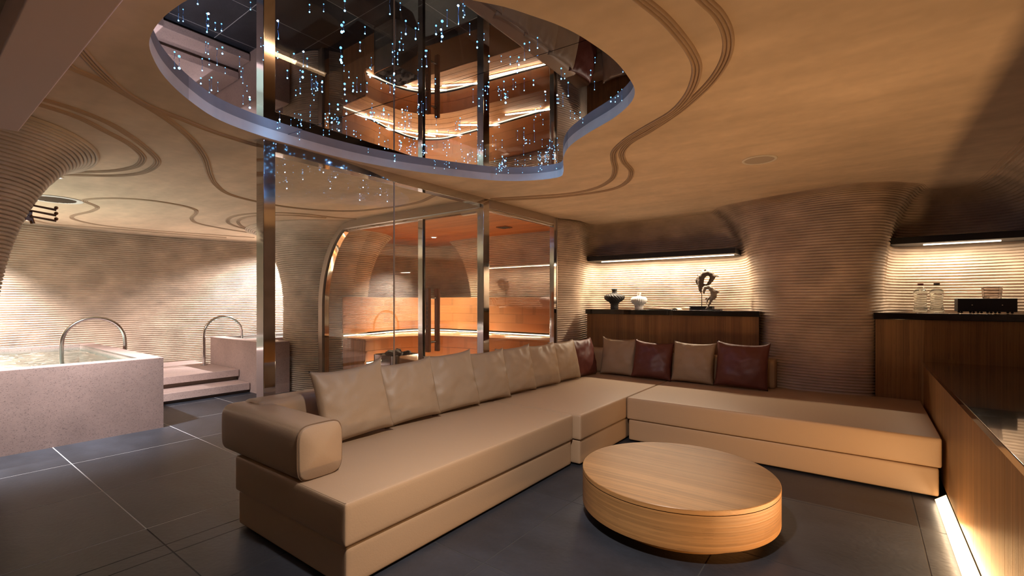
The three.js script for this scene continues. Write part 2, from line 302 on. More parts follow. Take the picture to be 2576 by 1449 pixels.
// a wall through stations [baseX, baseZ, topX, topZ, y where it starts to flare]
function stationWall(st, nu) {
  const b = new THREE.CatmullRomCurve3(st.map((s) => new THREE.Vector3(s[0], s[4], s[1])), false, 'centripetal'), t = new THREE.CatmullRomCurve3(st.map((s) => new THREE.Vector3(s[2], 0, s[3])), false, 'centripetal');
  const n = 600, B = [], T = []; const len = b.getLength();
  // walk both curves by station index, spaced by the length of the base curve
  const q = []; let acc = 0; let prev = b.getPoint(0); const table = [0];
  for (let i = 1; i <= n; i++) { const p = b.getPoint(i / n), a = t.getPoint((i - 1) / n), c = t.getPoint(i / n); acc += Math.max(Math.hypot(p.x - prev.x, p.z - prev.z), Math.hypot(c.x - a.x, c.z - a.z) * 0.7); prev = p; table.push(acc); }
  const param = (u) => { const s = u * acc; let lo = 0, hi = n; while (hi - lo > 1) { const m = (lo + hi) >> 1; if (table[m] > s) hi = m; else lo = m; } return (lo + (s - table[lo]) / Math.max(1e-9, table[hi] - table[lo])) / n; };
  const cache = new Map();
  const at = (u, y) => {
    let e = cache.get(u);
    if (!e) { const w = clamp(param(clamp(u, 0, 1)), 0, 1); e = [b.getPoint(w), t.getPoint(w)]; if (cache.size < 20000) cache.set(u, e); }
    const f = flare((y - e[0].y) / (C - e[0].y)); return [lerp(e[0].x, e[1].x, f), lerp(e[0].z, e[1].z, f)];
  };
  return { at, length: acc };
}
{ // lounge: strip beside the sauna, left alcove, bulging column, right alcove, right-hand wall
  const st = [
    [-2.85, -4.64, -2.85, -4.64, 1.0], [-2.80, -4.80, -2.78, -4.80, 1.0], [-2.76, -5.02, -2.72, -4.98, 1.0], [-2.80, -5.22, -2.72, -5.12, 1.3], [-2.84, -5.45, -2.70, -5.28, 1.55], [-2.80, -5.68, -2.62, -5.40, 1.62],
    [-2.62, -5.76, -2.45, -5.43, 1.62], [-2.1, -5.78, -2.0, -5.43, 1.62], [-1.6, -5.78, -1.62, -5.42, 1.62], [-1.22, -5.77, -1.37, -5.36, 1.6], [-1.03, -5.66, -1.27, -5.16, 1.3], [-0.92, -5.42, -1.13, -5.02, 1.0], [-0.82, -5.18, -0.96, -4.95, 0.9],
    [-0.68, -5.03, -0.74, -4.87, 0.9], [-0.46, -4.97, -0.44, -4.77, 0.9], [-0.18, -4.97, -0.14, -4.69, 0.9], [0.05, -5.06, 0.14, -4.78, 0.9], [0.13, -5.26, 0.30, -4.93, 1.0], [0.17, -5.5, 0.40, -5.05, 1.3], [0.27, -5.70, 0.46, -5.28, 1.55],
    [0.5, -5.78, 0.55, -5.38, 1.6], [0.9, -5.78, 0.64, -5.36, 1.6], [1.18, -5.68, 0.68, -5.10, 1.4], [1.3, -5.3, 0.69, -4.85, 1.2], [1.32, -4.4, 0.69, -4.2, 1.2], [1.32, -2.5, 0.69, -2.5, 1.2], [1.32, 0, 0.69, 0, 1.2], [1.32, 2.25, 0.75, 2.25, 1.2],
  ];
  const w = stationWall(st, 420);
  struct('wall_lounge', mergeGeometries(coilGeometry(w.at, 430, 0, C, 0.026, 6, -1, w.length, 1.7, 0.6)), M.coil);
}
{ // bathing area: long wall behind the baths
  const st = [[-7.95, 2.25], [-8.05, 0.6], [-8.2, -0.6], [-8.32, -1.6], [-8.3, -2.5], [-8.12, -3.2], [-7.85, -3.9], [-7.62, -4.8], [-7.55, -6.2]].map(([x, z]) => [x, z, x - 0.03, z, 1.4]);
  const w = stationWall(st);
  struct('wall_bath', mergeGeometries(coilGeometry(w.at, 200, 0, C, 0.028, 5, -1, w.length, 9.3)), M.coil);
}
// flared columns: ellipse growing towards the ceiling
const flaredEllipse = (cx, cz, rx0, rz0, rx1, rz1, ys, a0 = 0, a1 = 2 * Math.PI) => (u, y) => { const f = flare((y - ys) / (C - ys)), a = lerp(a0, a1, u); return [cx + lerp(rx0, rx1, f) * Math.cos(a), cz + lerp(rz0, rz1, f) * Math.sin(a)]; };
{
  const col = struct('column_near');
  const at = flaredEllipse(-4.32, -0.2, 0.26, 0.20, 1.0, 0.72, 0.85);
  coilGeometry(at, 110, 0, C - 0.002, 0.025, 6, -1, 3.4, 4.1, 0.62).forEach((g) => part('plaster_coil', g, M.coil, col));
  const at2 = flaredEllipse(-6.01, -3.7, 0.62, 0.5, 1.22, 0.97, 1.1);
  struct('column_sauna', mergeGeometries(coilGeometry(at2, 190, 0, C - 0.002, 0.027, 5, -1, 4.6, 6.6)), M.coil);
}

// ---------------------------------------------------------------- sauna
const archX = (y) => -6.01 + lerp(0.62, 1.22, flare((y - 1.1) / (C - 1.1))) * Math.sqrt(1 - (0.33 / lerp(0.5, 0.97, flare((y - 1.1) / (C - 1.1)))) ** 2);
const SZ = -3.37, GX = -2.856, SC = 2.055;               // front plane, glass plane towards the lounge, height of the wooden ceiling
{
  const wb = stationWall([[-5.98, -3.5], [-5.95, -4.2], [-5.85, -4.8], [-5.55, -5.3], [-5.0, -5.52], [-4.2, -5.55]].map(([x, z]) => [x, z, x, z, 1.9]));
  struct('wall_sauna_left', mergeGeometries(coilGeometry(wb.at, 90, 1.1, SC, 0.026, 5, -1, wb.length, 2.2)), M.coil);
  const ws = stationWall([[-4.70, -5.56, -5.05, -5.5, 1.0], [-4.72, -5.36, -5.22, -5.2, 1.0], [-4.66, -5.22, -5.14, -4.96, 1.0], [-4.45, -5.17, -4.8, -4.86, 1.0], [-3.8, -5.17, -3.9, -4.86, 1.0], [-2.9, -5.17, -2.9, -4.95, 1.0]]);
  struct('wall_sauna_back', mergeGeometries(coilGeometry(ws.at, 110, 1.1, SC, 0.026, 5, -1, ws.length, 8.8)), M.coil);
  struct('wall_sauna_side', box(-2.905, -2.88, 0, C, -6.2, -4.66), M.plain);
  // wooden ceiling boards
  const sc = struct('ceiling_sauna');
  for (let z = -3.42, k = 0; z > -5.75; z -= 0.118, k++) part('board', box(-6.0, -2.90, SC, SC + 0.018, z - 0.115, z), M.saunaTop, sc);
  sc.children.forEach((m) => metreUV(m.geometry, true));
  // boarded dado that follows the benches
  const back = [[-5.34, -3.52], [-5.35, -3.9], [-5.46, -4.4], [-5.44, -4.85], [-5.16, -5.09], [-4.7, -5.13], [-3.8, -5.13], [-2.93, -5.13]];
  const front = [[-4.86, -3.52], [-4.88, -3.8], [-4.80, -4.15], [-4.62, -4.38], [-4.3, -4.5], [-3.9, -4.55], [-3.4, -4.62], [-2.93, -4.68]];
  const low = [[-4.65, -3.5], [-4.655, -3.7], [-4.64, -3.86], [-4.45, -4.02], [-4.2, -4.08], [-3.8, -4.12], [-3.4, -4.18], [-2.93, -4.22]];
  const N = 60, B = curveThrough(back, N), F = curveThrough(front, N), Lw = curveThrough(low, N);
  const strip = (line, y0, y1, t) => { const g = sweepBar(line.map(([x, z]) => [x, (y0 + y1) / 2, z]), [0, 1, 0], t, y1 - y0); const uv = g.attributes.uv; for (let i = 0; i < uv.count; i++) { const a = uv.getX(i); uv.setXY(i, uv.getY(i) + y0 * 3.7, a); } return g; };
  const dado = struct('wall_sauna_dado');
  for (let k = 0; k < 4; k++) part('board', strip(B, 0.755 + k * 0.1175, 0.755 + k * 0.1175 + 0.1155, 0.02), M.sauna, dado);
  const tread = (A, Z, y, parent, planks, name = 'plank') => {
    for (let p = 0; p < planks; p++) {
      const a = p / planks + 0.006, b = (p + 1) / planks - 0.006;
      const g = gridGeometry(N, 3, (u, v, i, j) => { const s = [a, b, b, a][j], yy = j < 2 ? y : y - 0.022; return [lerp(A[i][0], Z[i][0], s), yy, lerp(A[i][1], Z[i][1], s)]; }, [3, 0.3]);
      const uv = g.attributes.uv; for (let i = 0; i < uv.count; i++) uv.setXY(i, uv.getY(i) + p * 0.21, uv.getX(i));
      part(name, toCreasedNormals(g, 0.5), M.sauna, parent);
    }
  };
  const up = thing('sauna_bench', 'upper curved wooden sauna bench along the back with a glowing strip at its rear edge', 'bench');
  tread(B, F, 0.71, up, 5);
  part('riser', strip(F.map(([x, z], i) => [lerp(x, B[i][0], 0.04), lerp(z, B[i][1], 0.04)]), 0.43, 0.555, 0.02), M.sauna, up);
  part('riser', strip(F.map(([x, z], i) => [lerp(x, B[i][0], 0.04), lerp(z, B[i][1], 0.04)]), 0.559, 0.686, 0.02), M.sauna, up);
  part('end_panel', box(-5.33, -4.88, 0, 0.686, -3.54, -3.52), M.sauna, up);
  const lo = thing('sauna_bench', 'lower wooden sauna bench step behind the steel heater', 'bench');
  tread(F, Lw, 0.40, lo, 4);
  part('riser', strip(Lw.map(([x, z], i) => [lerp(x, F[i][0], 0.06), lerp(z, F[i][1], 0.06)]), 0.02, 0.376, 0.02), M.sauna, lo);
  part('end_panel', box(-4.86, -4.66, 0, 0.376, -3.53, -3.51), M.sauna, lo);
  // light strips: a glowing ribbon with area lights along it
  const ribbon = (name, label, line, inner, y, runs) => {
    const s = thing(name, label, 'light strip', 'sauna light strips');
    const mid = line.map(([x, z], i) => { const dx = inner[i][0] - x, dz = inner[i][1] - z, l = Math.hypot(dx, dz); return [x + dx / l * 0.022, y, z + dz / l * 0.022]; });
    part('led_strip_light', sweepBar(mid, [0, 1, 0], 0.008, 0.014), M.glowSauna, s);
    for (const [a, b] of runs) {
      const p = mid[a], q = mid[b], m = mid[(a + b) >> 1], n = [inner[(a + b) >> 1][0], inner[(a + b) >> 1][1]], dx = n[0] - m[0], dz = n[1] - m[2], l = Math.hypot(dx, dz);
      const c = [(p[0] + q[0]) / 2 + dx / l * 0.03, y + 0.004, (p[2] + q[2]) / 2 + dz / l * 0.03];
      areaLight('led_strip_lamp', LED.sauna.color, LED.sauna.L, Math.hypot(q[0] - p[0], q[2] - p[2]), 0.016, c, [c[0] + dx / l, c[1] - 0.1, c[2] + dz / l], s);
    }
  };
  ribbon('sauna_light_strip', 'glowing warm strip between the upper bench and the boarded back of the sauna', B, F, 0.728, [[1, 12], [12, 24], [24, 34], [34, 46], [46, 59]]);
  ribbon('sauna_light_strip', 'glowing warm strip under the riser of the lower sauna bench', F, Lw, 0.418, [[1, 14], [14, 26], [26, 40], [40, 59]]);
  // heater with stones
  const h = thing('sauna_heater', 'polished steel sauna heater tub filled with dark stones', 'heater');
  const hs = new THREE.Shape(); { const r = 0.205, k = 0.075; hs.moveTo(-r + k, -r); hs.lineTo(r - k, -r); hs.quadraticCurveTo(r, -r, r, -r + k); hs.lineTo(r, r - k); hs.quadraticCurveTo(r, r, r - k, r); hs.lineTo(-r + k, r); hs.quadraticCurveTo(-r, r, -r, r - k); hs.lineTo(-r, -r + k); hs.quadraticCurveTo(-r, -r, -r + k, -r); }
  const inner = new THREE.Path(hs.getPoints(8).map((p) => p.clone().multiplyScalar(0.955))); const ring = hs.clone(); ring.holes.push(inner);
  const tub = new THREE.ExtrudeGeometry(ring, { depth: 0.52, bevelEnabled: false, curveSegments: 8 }); tub.rotateX(-Math.PI / 2); tub.translate(-4.41, 0.03, -3.63);
  part('tub', tub, M.chrome, h);
  const bot = new THREE.ExtrudeGeometry(hs, { depth: 0.03, bevelEnabled: false, curveSegments: 8 }); bot.rotateX(-Math.PI / 2); bot.translate(-4.41, 0.0, -3.63); part('base', bot, M.blackMatt, h);
  const bed = new THREE.ExtrudeGeometry(new THREE.Shape(inner.getPoints()), { depth: 0.02, bevelEnabled: false }); bed.rotateX(-Math.PI / 2); bed.translate(-4.41, 0.46, -3.63); part('stone_tray', bed, M.blackMatt, h);
  const R = mulberry(77);
  const rockAt = [[-0.13, -0.10, 0.5], [-0.02, -0.12, 0.51], [0.10, -0.11, 0.5], [-0.12, 0.02, 0.505], [0.0, 0.01, 0.51], [0.11, 0.0, 0.505], [-0.11, 0.12, 0.5], [0.01, 0.12, 0.505], [0.12, 0.11, 0.5], [-0.04, -0.04, 0.565], [0.05, 0.05, 0.562], [0.12, -0.06, 0.555], [-0.02, 0.07, 0.558]];
  rockAt.forEach(([x, z, y]) => {
    const g = mergeVertices(new THREE.IcosahedronGeometry(1, 2)), p = g.attributes.position, s = 0.046 + 0.014 * R(), sd = R() * 50;
    for (let i = 0; i < p.count; i++) { const v = new THREE.Vector3().fromBufferAttribute(p, i), k = s * (1 + 0.5 * noise3(v.x * 1.5 + sd, v.y * 1.5, v.z * 1.5)); p.setXYZ(i, v.x * k * 1.15, v.y * k * 0.8, v.z * k); }
    const o = single('sauna_stone', toCreasedNormals(g, 0.35), M.rock, 'dark rough sauna stone heaped in the steel heater', 'stone', 'stones in the sauna heater');
    o.position.set(-4.41 + x, y, -3.63 + z); o.rotation.y = R() * 6;
  });
  // small fittings on the wooden ceiling
  const d = thing('sauna_downlight', 'tiny round downlight in the wooden sauna ceiling', 'downlight');
  const dg = new THREE.CylinderGeometry(0.045, 0.045, 0.008, 24); dg.translate(-4.75, SC - 0.004, -4.55); part('trim_ring', dg, M.white, d);
  const dl = new THREE.CylinderGeometry(0.03, 0.03, 0.006, 24); dl.translate(-4.75, SC - 0.008, -4.55); part('lamp_light', dl, M.glowAlcove, d);
  const sp = new THREE.SpotLight(LED.sauna.color, 6, 0, 1.0, 0.8); sp.position.set(-4.75, SC - 0.02, -4.55); sp.target.position.set(-4.75, 0, -4.5); sp.castShadow = true; d.add(sp, sp.target);
  const v = thing('sauna_vent', 'small square vent fitting on the wooden sauna ceiling behind the right glass pane', 'vent');
  part('plate', box(-3.50, -3.36, SC - 0.012, SC, -4.50, -4.36), M.bronze, v); part('slot', box(-3.48, -3.44, SC - 0.014, SC - 0.011, -4.48, -4.38), M.blackMatt, v); part('slot', box(-3.42, -3.38, SC - 0.014, SC - 0.011, -4.48, -4.38), M.blackMatt, v);
}
// glazed front of the sauna
{
  const arch = []; for (let y = 0; y < 2.085; y += 0.045) arch.push([archX(y) + 0.02, y, SZ]);
  const xt = archX(2.085) + 0.03; arch.push([xt, 2.083, SZ]); for (const x of [-4.7, -4.5, -4.2, -3.9]) arch.push([x, 2.088, SZ]); arch.push([-2.86, 2.088, SZ]);
  const w1 = struct('window_1');
  part('arch_frame', sweepBar(arch, [0, 0, 1], 0.085, 0.10), M.frameTaupe, w1, 'broad taupe metal frame curving round the sauna opening');
  const inn = arch.map(([x, y, z], i) => { const a = arch[Math.max(0, i - 1)], b = arch[Math.min(arch.length - 1, i + 1)], dx = b[0] - a[0], dy = b[1] - a[1], l = Math.hypot(dx, dy); return [x + dy / l * 0.056, y - dx / l * 0.056, z]; });
  part('chrome_trim', sweepBar(inn, [0, 0, 1], 0.028, 0.06), M.chrome, w1);
  const sh = new THREE.Shape(inn.filter(([x]) => x < -3.72).map(([x, y]) => new THREE.Vector2(x, y)).concat([new THREE.Vector2(-3.72, 2.03), new THREE.Vector2(-3.72, 0)]));
  const pg = new THREE.ShapeGeometry(sh); pg.translate(0, 0, SZ); part('pane', pg, M.glass, w1);
  part('mullion', box(-3.735, -3.665, 0, 2.05, SZ - 0.02, SZ + 0.02, 0.003), M.chrome, w1);
  const dr = struct('door_1');
  const dp = new THREE.PlaneGeometry(0.72, 2.02); dp.translate(-3.295, 1.02, SZ); part('pane', dp, M.glass, dr);
  part('closer', box(-3.12, -2.93, 2.0, 2.045, SZ - 0.02, SZ + 0.025, 0.004), M.frameTaupe, dr);
  part('door_edge', box(-3.662, -3.655, 0.01, 2.03, SZ - 0.008, SZ + 0.008), M.blackEdge, dr);
  const handle = part('handle', box(-3.565, -3.515, 0.655, 1.30, SZ + 0.042, SZ + 0.075, 0.003), M.handleWood, dr, 'wooden pull bar with vertical black lettering');
  part('handle_inner', box(-3.565, -3.515, 0.655, 1.30, SZ - 0.085, SZ - 0.052, 0.003), M.handleWood, dr);
  for (const y of [0.755, 1.205]) { const g = new THREE.CylinderGeometry(0.012, 0.012, 0.13, 20); g.rotateX(Math.PI / 2); g.translate(-3.54, y, SZ - 0.005); part('standoff', g, M.chrome, dr); }
  const font = await new FontLoader().loadAsync('fonts/droid/droid_sans_regular.typeface.json');
  'KUDOCHI'.split('').forEach((ch, i) => {
    const g = new TextGeometry(ch, { font, size: 0.027, depth: 0.0012, curveSegments: 4 }); g.computeBoundingBox(); const bb = g.boundingBox;
    g.translate(-3.54 - (bb.min.x + bb.max.x) / 2, 1.135 - i * 0.0465, SZ + 0.0748); part('letter', g, M.ink, handle);
  });
  const w2 = struct('window_2');
  const sg = new THREE.PlaneGeometry(1.2, 2.0); sg.rotateY(Math.PI / 2); sg.translate(GX, 1.03, -4.0); part('pane', sg, M.glass, w2);
  part('corner_post', box(GX - 0.045, GX + 0.035, 0, C, SZ - 0.045, SZ + 0.04, 0.004), M.chrome, w2);
  part('end_post', box(GX - 0.03, GX + 0.03, 0, C - 0.005, -4.625, -4.575, 0.003), M.chrome, w2);
  part('cover_strip', box(GX - 0.02, GX + 0.035, 0, C - 0.005, -4.645, -4.628), M.frameTaupe, w2);
  part('top_rail', box(GX - 0.04, GX + 0.035, 2.045, C, -4.575, SZ - 0.046, 0.003), M.frameTaupe, w2);
  part('chrome_trim', box(GX - 0.02, GX + 0.02, 2.02, 2.045, -4.575, SZ - 0.046, 0.004), M.chrome, w2);
  part('bottom_rail', box(GX - 0.02, GX + 0.02, 0, 0.03, -4.575, SZ - 0.046), M.chrome, w2);
}
// free-standing glass screen between lounge and bathing area
{
  const s = thing('glass_screen', 'tall clear glass screen with mirror-polished steel frame behind the sofa', 'glass screen');
  part('post', box(GX - 0.05, GX + 0.04, 0, C, -1.405, -1.335, 0.003), M.chrome, s);
  part('top_rail', box(GX - 0.05, GX + 0.04, 2.065, C, SZ + 0.042, -1.406, 0.003), M.chrome, s);
  part('bottom_rail', box(GX - 0.03, GX + 0.03, 0, 0.04, SZ + 0.042, -1.406), M.chrome, s);
  const p1 = new THREE.PlaneGeometry(0.912, 2.022); p1.rotateY(Math.PI / 2); p1.translate(GX, 1.053, -1.864); part('pane', p1, M.glass, s);
  const p2 = new THREE.PlaneGeometry(1.0, 2.022); p2.rotateY(Math.PI / 2); p2.translate(GX, 1.053, -2.826); part('pane', p2, M.glass, s);
  part('joint', box(GX - 0.006, GX + 0.006, 0.04, 2.064, -2.3255, -2.3205), M.joint, s);
}

// ---------------------------------------------------------------- baths, steps, rails
function basin(name, label, outer, inner, ledge) {
  const t = thing(name, label, 'bath'), H = 0.654, V = (p) => new THREE.Vector2(p[0], -p[1]);
  const s = new THREE.Shape(outer.map(V)); s.holes.push(new THREE.Path(inner.map(V)));
  const g = new THREE.ExtrudeGeometry(s, { depth: H - 0.008, bevelEnabled: true, bevelThickness: 0.008, bevelSize: 0.008, bevelOffset: -0.008, bevelSegments: 2 });
  g.rotateX(-Math.PI / 2); metreUV(g); part('tub', g, M.stone, t);
  const xs = inner.map((p) => p[0]), zs = inner.map((p) => p[1]), x0 = Math.min(...xs), x1 = Math.max(...xs), z0 = Math.min(...zs), z1 = Math.max(...zs);
  part('bottom', box(x0, x1, 0.01, 0.16, z0, z1), M.stone, t);
  part('seat_ledge', box(x0, x0 + ledge, 0.161, 0.36, z0, z1), M.stone, t);
  const w = gridGeometry(60, 60, (u, v) => { const x = lerp(x0, x1, u), z = lerp(z0, z1, v); return [x, 0.622 + 0.0012 * noise3(x * 6, z * 6, 1) + 0.0006 * noise3(x * 17, z * 17, 4), z]; });
  part('water', w, M.water, t, 'still pale green water');
  return t;
}
basin('stone_bath', 'large speckled stone bath full of water in the left foreground', [[-7.6, -1.56], [-5.21, -1.56], [-5.21, 1.2], [-7.6, 1.2]], [[-7.48, -1.40], [-5.30, -1.40], [-5.30, 1.1], [-7.48, 1.1]], 0.45);
basin('stone_bath', 'far speckled stone bath beside the steps, mostly hidden by the screen post', [[-7.55, -4.6], [-6.70, -4.6], [-6.70, -3.15], [-5.95, -3.15], [-5.95, -2.83], [-7.55, -2.83]], [[-7.45, -4.5], [-6.80, -4.5], [-6.80, -2.97], [-7.45, -2.97]], 0.2);
{
  const a = thing('stone_step', 'lower speckled stone step between the two baths', 'step');
  part('slab', box(-8.2, -6.31, 0.035, 0.126, -2.82, -1.575, 0.006), M.stone, a); part('plinth', box(-8.2, -6.36, 0, 0.035, -2.82, -1.575), M.clayDark, a);
  const b = thing('stone_step', 'upper speckled stone step carrying the arched handrail', 'step');
  part('slab', box(-8.2, -6.62, 0.18, 0.27, -2.82, -1.575, 0.006), M.stone, b); part('riser', box(-8.2, -6.68, 0.127, 0.18, -2.82, -1.575), M.clayDark, b);
}
function rail(label, x, z0, z1, yA, yB, top) {
  const t = thing('handrail', label, 'handrail', 'arched bath handrails'), r = Math.abs(z1 - z0) / 2, zc = (z0 + z1) / 2, pts = [];
  pts.push(new THREE.Vector3(x, yA, z0), new THREE.Vector3(x, (yA + top - r) / 2, z0), new THREE.Vector3(x, top - r, z0));
  for (let k = 1; k < 12; k++) { const a = Math.PI * k / 12; pts.push(new THREE.Vector3(x, top - r + r * Math.sin(a), zc + (z0 - zc) * Math.cos(a))); }
  pts.push(new THREE.Vector3(x, top - r, z1), new THREE.Vector3(x, (yB + top - r) / 2, z1), new THREE.Vector3(x, yB, z1));
  part('tube', new THREE.TubeGeometry(new THREE.CatmullRomCurve3(pts, false, 'centripetal'), 90, 0.019, 14), M.steel, t);
  return t;
}
{
  const a = rail('arched polished handrail rising from the water over the side of the near bath', -6.78, -1.13, -1.66, 0.161, 0.27, 0.985);
  part('flange', cyl(-6.78, 0.271, 0.285, -1.66, 0.042), M.steel, a);
  const b = rail('arched polished handrail standing on the upper step and ending in the far bath', -7.42, -2.70, -3.20, 0.27, 0.361, 0.945);
  part('flange', cyl(-7.42, 0.271, 0.288, -2.70, 0.042), M.steel, b);
}
// ceiling fittings of the bathing area
function downlight(label, x, z, target, I, angle, visibleRim = true) {
  const d = thing('downlight', label, 'downlight', 'bathing area downlights');
  const g = new THREE.TorusGeometry(0.042, 0.007, 8, 32); g.rotateX(Math.PI / 2); g.translate(x, C - 0.003, z); part('rim', g, M.white, d);
  const l = new THREE.CylinderGeometry(0.036, 0.036, 0.006, 24); l.translate(x, C - 0.004, z); part('lamp_light', l, M.glowBath, d);
  const s = new THREE.SpotLight(LED.bath.color, I, 0, angle, 0.75); s.position.set(x, C - 0.02, z); s.target.position.set(...target); s.castShadow = true; s.shadow.radius = 1.5; s.name = 'downlight_lamp'; d.add(s, s.target);
}
downlight('round downlight beside the flared column at the left edge', -4.97, -0.79, [-5.9, 0.3, -0.75], LED.bath.I * 0.75, 0.95);
downlight('downlight over the near end of the large bath, left of the view', -6.1, 0.55, [-6.2, 0, 0.35], LED.bath.I * 1.6, 0.8);
downlight('downlight over the near bath close to the ridged wall', -7.35, -0.25, [-8.0, 0.5, -0.3], LED.bath.I * 1.15, 0.85);
downlight('downlight over the far bath hidden by the screen post', -7.05, -4.05, [-7.75, 0.5, -3.7], LED.bath.I * 1.9, 0.95);
{
  const v = thing('ceiling_vent', 'large round grille flush in the ceiling above the near bath', 'vent');
  const ring = new THREE.RingGeometry(0.15, 0.215, 48); ring.rotateX(Math.PI / 2); ring.translate(-6.08, C - 0.006, -0.965); part('rim', new THREE.TorusGeometry(0.18, 0.03, 6, 48).rotateX(Math.PI / 2).scale(1, 0.25, 1).translate(-6.08, C - 0.002, -0.965), M.white, v);
  part('grille', cyl(-6.08, C - 0.004, C, -0.965, 0.15, 0.15, 40), M.grille, v);
  for (let k = -7; k <= 7; k++) { const w = Math.sqrt(Math.max(0.001, 0.148 ** 2 - (k * 0.02) ** 2)); part('slat', box(-6.08 + k * 0.02 - 0.003, -6.08 + k * 0.02 + 0.003, C - 0.010, C - 0.003, -0.965 - w, -0.965 + w), M.clayDark, v); }
  const s = thing('ceiling_speaker', 'flat round speaker with pale rim in the lounge ceiling', 'speaker');
  part('rim', new THREE.TorusGeometry(0.098, 0.010, 8, 48).rotateX(Math.PI / 2).scale(1, 0.6, 1).translate(-0.567, C - 0.001, -3.545), M.offWhite, s);
  part('grille', cyl(-0.567, C - 0.004, C, -3.545, 0.09, 0.09, 40), M.grille, s);
  // brass valves on the far side of the near column
  const b = thing('shower_valve', 'dark brass valve bar with three levers on the left flared column', 'valve');
  part('bar', new THREE.CylinderGeometry(0.012, 0.012, 0.13, 14).rotateX(0.25).translate(-4.27, 1.735, -0.56), M.bronze, b);
  for (let k = 0; k < 3; k++) {
    const y = 1.775 - k * 0.036;
    part('valve_body', new THREE.CylinderGeometry(0.017, 0.017, 0.03, 14).rotateZ(Math.PI / 2).translate(-4.265, y, -0.555), M.bronze, b);
    const l = part('lever', new THREE.CylinderGeometry(0.006, 0.008, 0.12, 12).rotateX(Math.PI / 2 - 0.12).translate(-4.24, y + 0.004, -0.62), M.bronze, b);
    part('knob', new THREE.SphereGeometry(0.011, 14, 10).translate(-4.24, y + 0.011, -0.68), M.bronze, l);
  }
}

